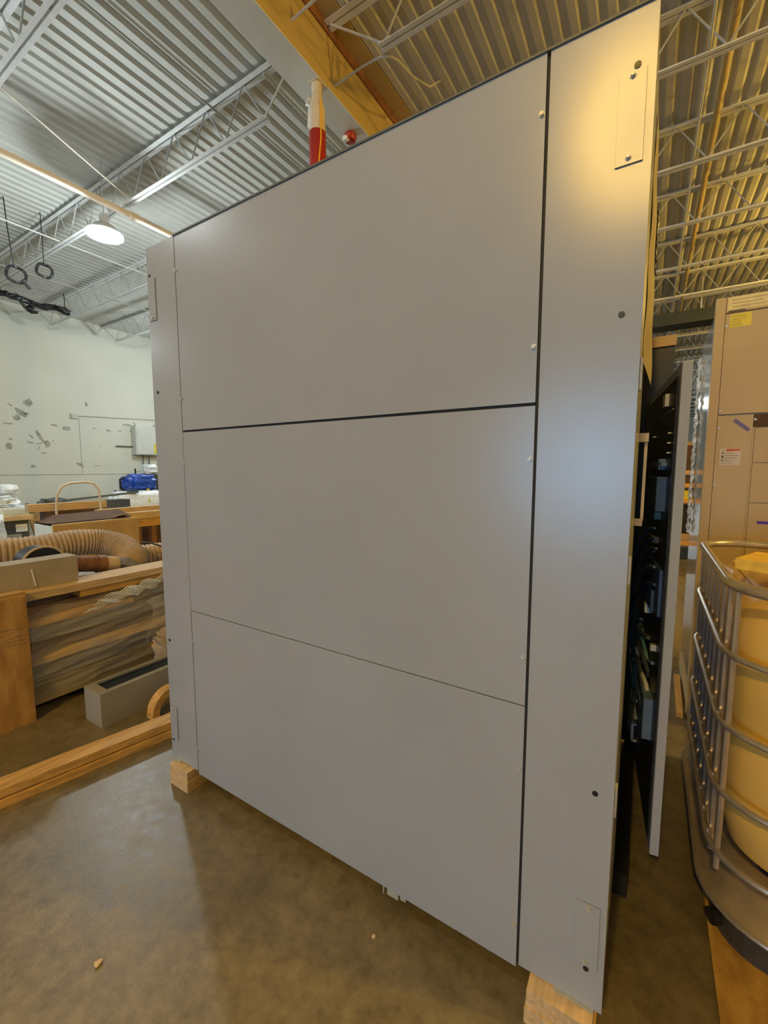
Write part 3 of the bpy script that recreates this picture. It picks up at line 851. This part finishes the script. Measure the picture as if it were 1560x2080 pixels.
# grey trough box
t = thing('metal_trough', (-2.5, 1.5, 0), 'long grey metal box with a dark navy opening on the floor, left', 'box')
X0, X1, Y0, Y1, Z1 = -2.585, -2.405, 1.02, 2.3, .19
obj('front_wall', MB().box(X1 - .012, X1, Y0, Y1, 0, Z1), 'trough', t, bevel=.004)
obj('end_wall', MB().box(X0, X1 - .0125, Y0, Y0 + .012, 0, Z1), 'trough', t, bevel=.004)
obj('end_wall', MB().box(X0, X1 - .0125, Y1 - .012, Y1, 0, Z1), 'trough', t)
obj('back_wall', MB().box(X0, X0 + .012, Y0 + .0125, Y1 - .0125, 0, Z1), 'trough', t)
obj('top_lip', MB().box(X1 - .035, X1 - .0125, Y0 + .0125, Y1 - .0125, Z1 - .012, Z1 - .001).box(X0 + .0125, X0 + .022, Y0 + .0125, Y1 - .0125, Z1 - .012, Z1 - .001).box(X0 + .022, X1 - .035, Y0 + .0125, Y0 + .05, Z1 - .012, Z1 - .001), 'trough', t)
obj('lining', MB().box(X0 + .0125, X1 - .0125, Y0 + .0125, Y1 - .0125, .01, Z1 - .022), 'navy', t, label='dark navy lining inside the box')

pts = [(-2.27 - .02 * math.sin(a), 1.33 + .11 * math.cos(a), .005 + .11 * math.sin(a)) for a in [math.pi * k / 16 for k in range(17)]]
mb = MB()
rings = []
for p, a in zip(pts, [math.pi * k / 16 for k in range(17)]):
    o_ = Vector((0, math.cos(a), math.sin(a)))
    P_ = Vector(p)
    rings.append([mb.bm.verts.new(P_ + o_ * .02 + Vector((-.03, 0, 0))), mb.bm.verts.new(P_ + o_ * .02 + Vector((.03, 0, 0))), mb.bm.verts.new(P_ - o_ * .02 + Vector((.03, 0, 0))), mb.bm.verts.new(P_ - o_ * .02 + Vector((-.03, 0, 0)))])
for a, b in zip(rings, rings[1:]):
    for i in range(4):
        mb.bm.faces.new((a[i], a[(i + 1) % 4], b[(i + 1) % 4], b[i]))
mb.bm.faces.new(rings[0]); mb.bm.faces.new(list(reversed(rings[-1])))
tag(obj('curved_wood_piece', mb, 'pine_y'), 'small curved tan piece on the floor between the trough and the cabinet', 'offcut')

# long lumber on the floor
ang = math.atan2(.631, .143) - math.pi / 2
for (off, z0, z1, m_, lab, w_) in ((-.004, .0, .038, 'pine_y', 'lower long amber timber on the floor at the left', .095), (.004, .0425, .082, 'pine_y', 'upper long amber timber lying on the lower one', .095)):
    c = Vector((-2.171 + .143 * 1.0, .53 + .631 * 1.0, 0))
    d = Vector((.143, .631, 0)).normalized()
    nrm = Vector((-d.y, d.x, 0))
    cc = Vector((-2.171, .53, 0)) + d * .35 + nrm * (w_ / 2 + off)
    if z0 > 0:
        for q_ in (-.9, -.2, .5):
            pc = cc + d * q_
            tag(obj('thin_spacer', MB().obox((pc.x, pc.y, .04025), (.06, .03, .0042), rz=ang), 'brown'), 'thin spacer between the two long timbers, %s' % ({-.9: 'out of frame', -.2: 'in the middle', .5: 'near the cabinet'}[q_]), 'spacer')
    o = obj('long_timber', MB().obox((cc.x, cc.y, (z0 + z1) / 2), (w_, 2.1, z1 - z0), rz=ang), m_, bevel=.003)
    tag(o, lab, 'timber')
mb = MB().grid(lambda u, v: (Vector((-2.171, .53, 0)) + d * (.82 + .60 * u) + nrm * (-.006 + .11 * min(1, max(0, v * 2 - .6)))).to_tuple()[:2] + (.008 + .082 * min(1, v * 2) + .004 * math.sin(31 * u + 9 * v),), 20, 12)
tag(obj('film_over_timber', mb, 'film', smooth=True), 'clear film wrapped over the far end of the long timbers', 'film')

# floor litter
for (a_, b_, s_, lab) in ((-1.235, .473, .009, 'tan wood chip on the open floor, bottom left'), (-.62, .94, .006, 'pale chip on the floor before the cabinet'), (-1.9, 1.25, .006, 'small chip on the floor near the far timber end'),
                          (.31, 2.6, .022, 'crumpled pale scrap on the floor before the beige cabinet'), (.37, 2.42, .008, 'small chip on the floor beside the caged tank')):
    mb = MB().ball((a_, b_, s_ * .6), s_, (1, 1.4, .6), 1).jitter(s_ * .25)
    mn = min(v.co.z for v in mb.bm.verts)
    for v in mb.bm.verts:
        v.co.z -= mn
    tag(obj('wood_chip', mb, 'chip'), lab, 'chip')

# ------------------------------------------------------------------ the large grey cabinet
FY = 1.02
root = thing('electrical_cabinet', (-.9, 1.7, .09), 'huge light grey steel cabinet with three bolted side panels, standing on wood blocks', 'cabinet')
mb = MB()
mb.box(-1.755, -1.735, FY + .03, 2.4, .10, 2.245).box(-1.735, -.06, FY + .03, 2.4, 2.225, 2.245).box(-1.735, -.06, FY + .03, 2.4, .10, .12)
mb.box(-1.735, -.06, 2.38, 2.4, .12, 2.225).box(-1.735, -.06, FY + .03, FY + .045, .12, 2.225)
obj('body', mb, 'paint', root)
obj('interior_plate', MB().box(-.30, -.28, FY + .05, 2.37, .13, 2.22), 'dark_gap', root)
obj('roof_edge', MB().box(-1.572, -.030, FY - .004, FY + .03, 2.2535, 2.259), 'roof_trim', root, label='dark thin roof edge')
obj('corner_strip', MB().box(-1.758, -1.5715, FY, FY + .03, .095, 2.2565), 'paint', root, bevel=.003, label='narrow corner strip at the far end')
obj('corner_strip', MB().box(-.2215, -.0285, FY, FY + .022, .093, 2.2575), 'paint', root, bevel=.006, bseg=3, label='wide corner strip at the near end')
obj('seam_backing', MB().box(-.2285, -.2215, FY + .006, FY + .0295, .095, 2.25).box(-1.565, -.23, FY + .006, FY + .0295, 1.518, 1.536), 'dark_gap', root)
obj('side_panel', MB().box(-1.5675, -.2290, FY, FY + .02, 1.5315, 2.2535), 'paint', root, bevel=.0025, label='upper side panel')
obj('side_panel', MB().box(-1.5675, -.2285, FY - .001, FY + .02, .8035, 1.5235), 'paint', root, bevel=.0025, label='middle side panel')
obj('side_panel', MB().box(-1.5675, -.2285, FY, FY + .02, .083, .8000), 'paint', root, bevel=.0025, label='lower side panel')
bolt = MB()
bolt.cyl((0, .0, 0), (0, -.0015, 0), .0062, 16).cyl((0, -.0015, 0), (0, -.0060, 0), .0045, 6)
bolt_me = bolt.mesh('bolt')
plug = MB().cyl((0, 0, 0), (0, -.0018, 0), .0062, 20).cyl((0, -.0018, 0), (0, -.0026, 0), .0038, 12)
plug_me = plug.mesh('hole_plug')
for z in (2.136, 1.655, 1.403, .925, .636, .203):
    piece('bolt', bolt_me, 'steel', root, (-.2362, FY, z))
for z in (2.129, 1.653, 1.401, .922, .67, .197):
    piece('bolt', bolt_me, 'steel', root, (-1.5640, FY, z))
for (x, z) in ((-.060, 2.153), (-.065, 1.693), (-.066, .642), (-.066, .191), (-1.733, .64), (-1.724, 1.692), (-1.742, .180), (-1.742, 2.150)):
    piece('hole_plug', plug_me, 'black', root, (x, FY, z))
for (x0, x1, z0, z1, b_) in ((-.0905, -.0435, 1.977, 2.143, ((-.067, 2.136), (-.068, 1.990))), (-.0935, -.0425, .200, .362, ((-.070, .212), (-.067, .352))),
                             (-1.748, -1.703, 1.974, 2.135, ((-1.726, 1.984),)), (-1.748, -1.703, .186, .340, ((-1.726, .330),))):
    p = obj('cover_plate', MB().box(x0, x1, FY - .0035, FY, z0, z1), 'paint', root, bevel=.0008)
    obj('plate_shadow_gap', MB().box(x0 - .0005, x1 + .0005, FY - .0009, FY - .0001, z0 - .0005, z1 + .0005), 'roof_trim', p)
    for (bx, bz_) in b_:
        piece('bolt', bolt_me, 'steel', p, (bx, FY - .0035, bz_))
obj('floor_bracket', MB().box(-.640, -.636, FY + .002, FY + .03, .055, .083).box(-.625, -.585, FY + .002, FY + .03, .060, .082).box(-.580, -.560, FY + .004, FY + .03, .066, .083), 'steel', root, label='small metal bracket under the lower panel')
for (xa, xb) in ((-1.735, -1.69), (-.135, -.045)):
    obj('foot_plate', MB().box(xa, xb, FY - .008, FY + .15, .0905, .0945), 'steel', root)
# front: narrow frame, closed door with handle, hinge leaves
obj('front_post', MB().box(-.058, -.0285, FY + .0235, FY + .042, .093, 2.2575), 'paint', root, bevel=.003)
obj('front_door', MB().box(-.060, -.0305, FY + .046, 1.49, .10, 2.25), 'paint', root, bevel=.004, label='closed front door')
for (z0, z1) in ((1.545, 1.61), (1.13, 1.19), (.58, .65)):
    obj('hinge', MB().box(-.0285, -.0235, FY + .028, FY + .052, z0, z1), 'paint_edge', root, bevel=.002)
h = obj('door_handle', MB().box(-.0150, -.0080, 1.39, 1.398, 1.235, 1.465).box(-.0150, -.0080, 1.35, 1.358, 1.25, 1.44), 'cream', root, bevel=.002, label='long pale pull handle')
obj('handle_mount', MB().box(-.0305, -.0060, 1.375, 1.40, 1.455, 1.478), 'cream', h)
obj('handle_mount', MB().box(-.0305, -.010, 1.375, 1.40, 1.222, 1.24), 'cream', h)
obj('inner_jamb', MB().box(-.28, -.035, 1.49, 1.50, .12, 2.22), 'dark_gap', root)
obj('upper_cover', MB().box(-.060, -.032, 1.505, 2.36, 1.98, 2.25), 'paint', root, bevel=.003, label='upper front cover')
# dark partition projecting at the far end, with pale cap
obj('floor_shade_strip', MB().box(-.035, .010, 1.46, 2.345, .004, .085), 'black', root, label='black strip painting the shade under the front')  # added black strip, paints the darkness on the floor below the door
obj('partition_panel', MB().box(-.0485, .070, 2.352, 2.366, .02, 1.93), 'black', root, label='dark projecting partition')
obj('partition_cap', MB().box(-.05, .072, 2.340, 2.372, 1.93, 1.975), 'tan', root, label='pale cap of the partition')
# ajar door with components on its inner face
A = Vector((.063, 1.50, 0)); Bp = Vector((-.026, 2.34, 0))
dd = (Bp - A); DL = dd.length; dd.normalize(); nn = Vector((-dd.y, dd.x, 0))   # nn points to the inner (-x) side
door_rot = math.atan2(dd.y, dd.x)
door = obj('ajar_door', MB().obox(((A + Bp) / 2 - nn * .014 + Vector((0, 0, .92))).to_tuple(), (DL, .026, 1.53), rz=door_rot), 'paint', root, bevel=.004, label='narrow ajar door seen edge-on')


def on_door(s, z, L, dep, hgt, name, m_, lab=None, lift=0, tilt=0):
    p_ = A + dd * (s * DL) + nn * (dep / 2 + lift + .0005) + Vector((0, 0, z))
    obj(name, MB().obox(p_.to_tuple(), (L, dep, hgt), rz=door_rot, ry=tilt), m_, door, bevel=.002, label=lab)


on_door(.5, .92, DL - .05, .004, 1.46, 'inner_skin', 'black')
on_door(.22, 1.60, .05, .015, .04, 'latch_plate', 'conduit')
on_door(.36, 1.30, .40, .030, .11, 'relay_box', 'blue_dk', 'dark blue relay box')
on_door(.30, 1.395, .26, .020, .016, 'terminal_strip', 'slate')
on_door(.20, 1.395, .04, .022, .035, 'terminal_block', 'slate')
on_door(.33, 1.225, .20, .022, .025, 'terminal_strip', 'teal')
on_door(.3, 1.14, .12, .02, .02, 'terminal_block', 'dark_box')
on_door(.5, 1.50, .012, .015, .006, 'clip', 'steel')
on_door(.25, 1.56, .30, .006, .004, 'wire_rail', 'steel')
on_door(.36, .875, .035, .02, .035, 'meter', 'white_label', 'small white meter')
on_door(.30, .94, .20, .02, .07, 'meter_frame', 'blue_dk')
on_door(.12, .80, .02, .02, .02, 'clip', 'steel')
on_door(.25, .56, .26, .03, .14, 'relay_box', 'slate', 'slate blue box')
on_door(.25, .99, .3, .012, .15, 'cover_sheet', 'blue_dk')
for z in (1.49, 1.46, 1.43):
    on_door(.10, z, .005, .012, .005, 'screw_block', 'steel')
on_door(.6, .275, .16, .02, .008, 'display_frame', 'white_label', 'white square frame', .004)
on_door(.6, .345, .16, .02, .008, 'display_frame', 'white_label', 'white square frame', .004)
on_door(.53, .31, .010, .02, .08, 'display_frame', 'white_label', 'white square frame', .004)
on_door(.6, .31, .14, .015, .07, 'display_glass', 'black')
rw = random.Random(5)
for k in range(16):
    s0 = rw.uniform(.25, .6)
    z = rw.uniform(.66, .82)
    pts = []
    for q in range(7):
        ss = s0 + .12 * math.sin(q * 1.3 + k)
        zz = z - q * rw.uniform(.02, .05)
        pts.append((A + dd * (ss * DL) + nn * (.02 + .012 * math.sin(q + k)) + Vector((0, 0, zz))).to_tuple())
    obj('cable', MB().tube(spline(pts, 18), rw.uniform(.004, .008), 6), ('teal', 'slate', 'dark_box', 'teal', 'conduit')[k % 5], door, smooth=True)
for k in range(6):
    z = rw.uniform(1.0, 1.22)
    pts = [(A + dd * ((.15 + .1 * q + .02 * k) * DL) + nn * (.015 + .01 * q) + Vector((0, 0, z - .03 * q * q * .5))).to_tuple() for q in range(5)]
    obj('cable', MB().tube(spline(pts, 12), .005, 6), ('blue_dk', 'dark_box', 'slate')[k % 3], door, smooth=True)
# torn film hanging on the upper front
def tear(u, v):
    z = 2.252 - v * .60 - .03 * u * v
    return (-.0285 + (.003 + .016 * v) * u + .0012 * math.sin(19 * v + 3 * u), 1.30 + .20 * u + .006 * math.sin(19 * v), z)


obj('protective_film', MB().grid(tear, 8, 40), 'card_grey', root, smooth=True, label='torn tan film on the upper front')
mb = MB()
for k in range(26):
    z = 2.12 - k * .019
    mb.obox((-.0225 + rw.uniform(-.002, .003), 1.52 + rw.uniform(-.01, .01), z), (.012, .03, rw.uniform(.006, .014)), ry=rw.uniform(-.3, .3))
obj('bolt_row', mb, 'dark_box', root, kind='stuff', label='row of small dark bolts along the upper front')

# wood blocks under the cabinet
for i, (x0, x1, y0, z0, z1, m_, lab) in enumerate(((-1.725, -1.600, .985, 0, .044, 'pine', 'lower wood block under the far corner of the grey cabinet'), (-1.728, -1.603, .988, .0445, .0895, 'pine', 'upper wood block under the far corner of the grey cabinet'),
                                  (-.195, -.040, .975, 0, .044, 'pine', 'lower wood block under the near corner of the grey cabinet'), (-.192, -.045, .98, .0445, .0895, 'pine', 'upper wood block under the near corner of the grey cabinet'))):
    tag(obj('wood_block', MB().box(x0, x1, y0, y0 + .30, z0, z1), m_, bevel=.003), lab, 'wood block')
for (x0, z0, z1, w_, lab) in ((-1.725, 0, .0895, .125, 'wood block under the far back corner of the grey cabinet'), (-.19, 0, .0895, .14, 'wood block under the near back corner of the grey cabinet')):
    tag(obj('wood_block', MB().box(x0, x0 + w_, 2.1, 2.38, z0, z1), 'pine', bevel=.003), lab, 'wood block')

# ------------------------------------------------------------------ the beige cabinet
BY = 2.73
root = thing('beige_cabinet', (.75, 3.15, .05), 'tall beige switchgear cabinet with warning labels, right edge', 'cabinet')
obj('body', MB().box(.266, 1.25, BY + .02, 3.58, .10, 2.21), 'beige', root, bevel=.003)
obj('side_skin', MB().box(.258, .2655, BY + .045, 3.58, .11, 2.205), 'beige_side', root, label='polished grey left side')
obj('corner_post', MB().box(.238, .276, BY - .004, BY + .044, .055, 2.2145), 'beige', root, bevel=.003)
obj('plinth', MB().box(.25, 1.25, BY + .01, 3.55, .0, .10), 'beige', root)
obj('header', MB().box(.2785, 1.25, BY, BY + .019, 2.142, 2.2145), 'beige', root, bevel=.002)
obj('upper_door', MB().box(.2785, 1.17, BY - .002, BY + .019, 1.652, 2.135), 'beige', root, bevel=.003)
obj('lower_door', MB().box(.2785, .4160, BY - .002, BY + .019, .11, 1.645), 'beige', root, bevel=.003, label='narrow lower left door')
obj('recess', MB().box(.419, 1.17, BY + .008, BY + .0195, 1.585, 1.645), 'card_dark', root)
for (z0, z1) in ((1.413, 1.580), (1.217, 1.410), (.93, 1.214), (.62, .927), (.3, .617)):
    obj('drawer_front', MB().box(.4265, 1.17, BY - .001, BY + .019, z0, z1), 'beige', root, bevel=.003)
obj('drawer_side_rail', MB().box(.4175, .4255, BY + .004, BY + .0195, .11, 1.584), 'beige', root)


def label_(name, x0, x1, z0, z1, m_, rows, y=BY - .002, head=None, lab=None, wid=(.5, .95)):
    p_ = obj(name, MB().box(x0, x1, y - .0012, y, z0, z1), m_, root, label=lab)
    mb_ = MB()
    rz = random.Random(int(x0 * 1000 + z0 * 100))
    hh = (z1 - z0)
    for k in range(rows):
        zz = z1 - hh * (k + 1) / (rows + 1)
        xa = x0 + (x1 - x0) * .08
        xe = xa + (x1 - x0) * .84 * rz.uniform(*wid)
        while xa < xe:
            ww = rz.uniform(.004, .010)
            mb_.box(xa, min(xa + ww, xe), y - .0017, y - .0012, zz - hh * .015, zz + hh * .015)
            xa += ww + .0025
    obj('label_print', mb_, 'print_', p_, kind='stuff')
    if head:
        obj('label_header', MB().box(*head, y - .0018, y - .0012, z1 - hh * .14, z1 - hh * .02), 'print_red', p_)
    return p_


label_('yellow_label', .296, .377, 2.068, 2.130, 'label_y', 6, lab='yellow warning label')
label_('header_label', .2835, .52, 2.150, 2.2135, 'label_c', 3, y=BY, lab='wide cream label on the header')
obj('label_slot', MB().box(.288, .352, BY - .0035, BY - .0005, 2.1445, 2.149), 'print_', root)
p_ = label_('white_label', .297, .379, 1.400, 1.482, 'cream', 6, head=(.322, .377), lab='white warning label with pictograms', wid=(.6, .95))
obj('pictogram', MB().cyl((.308, BY - .0032, 1.46), (.308, BY - .0036, 1.46), .004, 10).cyl((.308, BY - .0032, 1.442), (.308, BY - .0036, 1.442), .005, 10).cyl((.308, BY - .0032, 1.424), (.308, BY - .0036, 1.424), .004, 10), 'print_', p_)
obj('purple_tape', MB().obox((.3725, BY - .0035, 1.596), (.080, .0012, .016), ry=R(42)), 'tape', root, label='short strip of purple-blue tape')
obj('violet_mark', MB().box(.462, .53, BY - .0030, BY - .0011, 1.112, 1.126), 'tape2', root, label='violet marker strip on the drawer')
for (x, z) in ((.285, 2.075), (.285, 1.67), (.285, 1.585), (.285, 1.30), (.423, 1.62), (.285, 1.05), (.285, .8)):
    piece('bolt', bolt_me, 'steel', root, (x, BY - .002, z))
for k, (z, y) in enumerate(((2.1, 2.8), (2.0, 2.85), (1.42, 2.8), (1.33, 2.95), (1.22, 2.85), (1.05, 2.85), (.93, 2.9), (.8, 2.8), (.6, 2.85), (.36, 2.8))):
    piece('side_bolt', bolt_me, 'steel', root, (.258, y, z), rot=(0, 0, -math.pi / 2))
mb = MB().grid(lambda u, v: (.250 - .014 * math.sin(u * 3) + .003 * math.sin(61 * v + 5 * u) + .003 * math.sin(140 * v), 3.50 + .09 * u + .008 * math.sin(37 * v), .95 + 1.15 * v), 6, 90)
obj('film_wrap', mb, 'dust_film', root, smooth=True, label='shiny crinkled film along the rear left edge')
tag(obj('bracing_stick', MB().bar((.225, 3.30, .016), (.215, 2.77, .016), .03, .03), 'pine_y'), 'thin amber stick on the floor along the beige cabinet side', 'stick')

# ------------------------------------------------------------------ pallet rack far between the cabinets
RY = 8.0
root = thing('pallet_rack', (.3, RY + .5, 0), 'storage rack with amber beams seen between the two cabinets', 'rack')
for xx in (-1.3, 1.7):
    obj('upright', MB().box(xx, xx + .07, RY, RY + .07, 0, 1.8).box(xx, xx + .07, RY + .9, RY + .97, 0, 1.8), 'blue_dk', root)
for z in (1.30, 1.10, .86, .20):
    obj('beam', MB().box(-1.23, 1.70, RY, RY + .05, z, z + .06), 'orange_beam', root)
    obj('shelf_board', MB().box(-1.23, 1.70, RY + .05, RY + .95, z + .02, z + .05), 'pine', root)
for (x0, x1, z0, z1, m_, lab) in ((.30, .46, 1.361, 1.70, 'card_grey', 'grey carton on the top shelf of the far rack'), (.47, .56, 1.361, 1.74, 'card_dark', 'dark carton on the top shelf of the far rack'),
                                  (.25, .62, .921, 1.05, 'yellow', 'yellow crate on the third shelf of the far rack'), (.28, .60, 1.161, 1.28, 'card_dark', 'dark carton on the second shelf of the far rack'),
                                  (.22, .60, .40, .80, 'black', 'black bin on the far rack'), (.22, .60, .261, .38, 'card', 'flat carton on the bottom shelf of the far rack'), (.65, 1.2, 1.361, 1.62, 'card', 'wide carton on the top shelf of the far rack')):
    tag(obj('stored_carton', MB().box(x0, x1, RY + .04, RY + .6, z0, z1), m_, bevel=.006), lab, 'carton')
tag(obj('carton_lid', MB().box(.28, .58, RY + .03, RY + .62, 1.741, 1.80), 'card', bevel=.004), 'pale lid lying over the two cartons of the far rack', 'lid')
tag(obj('dark_bin', MB().box(.2, .58, RY - .12, RY - .02, .01, .18), 'navy', bevel=.01), 'dark bin on the floor before the far rack', 'bin')

# ------------------------------------------------------------------ caged tank (right edge)
def rrect(x0, x1, y0, y1, r_, n=8):
    out = []
    for (cx_, cy_, a0) in ((x1 - r_, y0 + r_, -90), (x1 - r_, y1 - r_, 0), (x0 + r_, y1 - r_, 90), (x0 + r_, y0 + r_, 180)):
        for k in range(n + 1):
            a = R(a0 + 90 * k / n)
            out.append((cx_ + r_ * math.cos(a), cy_ + r_ * math.sin(a)))
    return out


root = thing('caged_tank', (.8, 1.9, 0.014), 'cream plastic liquid tank in a galvanised tube cage, right edge', 'tank')
TX0, TX1, TY0, TY1 = .212, 1.38, 1.40, 2.38
lay = []
for (z, ins) in ((.215, .14), (.225, .10), (.26, .055), (.34, .035), (.40, .028), (.43, .034), (.46, .028), (.62, .026), (.65, .033), (.68, .026), (.85, .028), (.93, .035), (.985, .06), (1.01, .10)):
    lay.append((rrect(TX0 + ins, TX1 - ins, TY0 + ins, TY1 - ins, .16, 10), z))
obj('bottle', MB().stackp(lay), 'tank', root, smooth=True, label='cream plastic bottle')
obj('bottle_top', MB().stackp([(rrect(TX0 + .09, TX1 - .09, TY0 + .09, TY1 - .09, .14, 10), 1.011), (rrect(TX0 + .13, TX1 - .13, TY0 + .13, TY1 - .13, .12, 10), 1.035), (rrect(TX0 + .2, TX1 - .2, TY0 + .2, TY1 - .2, .1, 10), 1.045)]), 'tank_top', root, smooth=True)
obj('fill_cap', MB().cyl((.8, 1.9, 1.046), (.8, 1.9, 1.10), .11, 28, .10), 'dark_box', root, smooth=True)


def ring_path(z, out=0.0, r_=.17):
    return [(x, y, z) for x, y in rrect(TX0 - out, TX1 + out, TY0 - out, TY1 + out, r_, 10)]


obj('top_rail', MB().tube(ring_path(1.055), .015, 10, closed=True), 'cage', root, smooth=True, label='thick top rail of the cage')
for z in (.858, .650, .450, .262):
    obj('cage_ring', MB().tube(ring_path(z, .004), .009, 8, closed=True), 'cage', root, smooth=True)
vert = MB().cyl((0, 0, .20), (0, 0, 1.05), .0085, 8).mesh('cage_upright')
for k in range(8):
    y = 1.575 + k * .105
    for x in (TX0 + .012, TX1 - .012):
        piece('cage_upright', vert, 'cage', root, (x, y, 0))
for k in range(7):
    x = .515 + k * .12
    for y in (TY0 + .012, TY1 - .012):
        piece('cage_upright', vert, 'cage', root, (x, y, 0))
for (x, y) in ((.230, 1.50),):
    piece('cage_upright', vert, 'cage', root, (x, y, 0))
obj('bottle_support', MB().prism(rrect(TX0 + .12, TX1 - .12, TY0 + .12, TY1 - .12, .1, 8), .19, .215), 'black', root)
obj('tray', MB().stackp([(rrect(TX0 - .01, TX1 + .01, TY0 - .01, TY1 + .01, .19, 10), .100), (rrect(TX0 - .014, TX1 + .014, TY0 - .014, TY1 + .014, .19, 10), .118), (rrect(TX0 + .004, TX1 - .004, TY0 + .004, TY1 - .004, .18, 10), .122), (rrect(TX0 + .055, TX1 - .055, TY0 + .055, TY1 - .055, .15, 10), .175), (rrect(TX0 + .10, TX1 - .10, TY0 + .10, TY1 - .10, .12, 10), .19)]), 'tray', root, smooth=True, label='galvanised base tray')
obj('tray_rim', MB().tube(ring_path(.112, .016, .2), .007, 8, closed=True), 'cage', root, smooth=True)
obj('skid', MB().prism(rrect(TX0 + .02, TX1 - .02, TY0 + .012, TY1 - .012, .14, 8), .0145, .100), 'skid', root, label='dark skid under the tray')
obj('skid_socket', MB().cyl((TX0 + .028, TY0 + .085, .06), (TX0 + .012, TY0 + .075, .06), .022, 16), 'black', root)
t = tag(obj('plywood_sheet', MB().box(.222, 1.5, .35, 2.2, .001, .0135), 'plysheet'), 'yellow-lit plywood sheet on the floor under the caged tank', 'sheet')
# planks resting on the cage
tag(obj('short_plank', MB().obox((.235 + .26 * .906 + .09 * .423, 1.64 - .26 * .423 + .09 * .906, 1.095), (.52, .18, .035), rz=R(-25)), 'wood_y', bevel=.003), 'bright yellow short plank lying across the tank cage', 'plank')
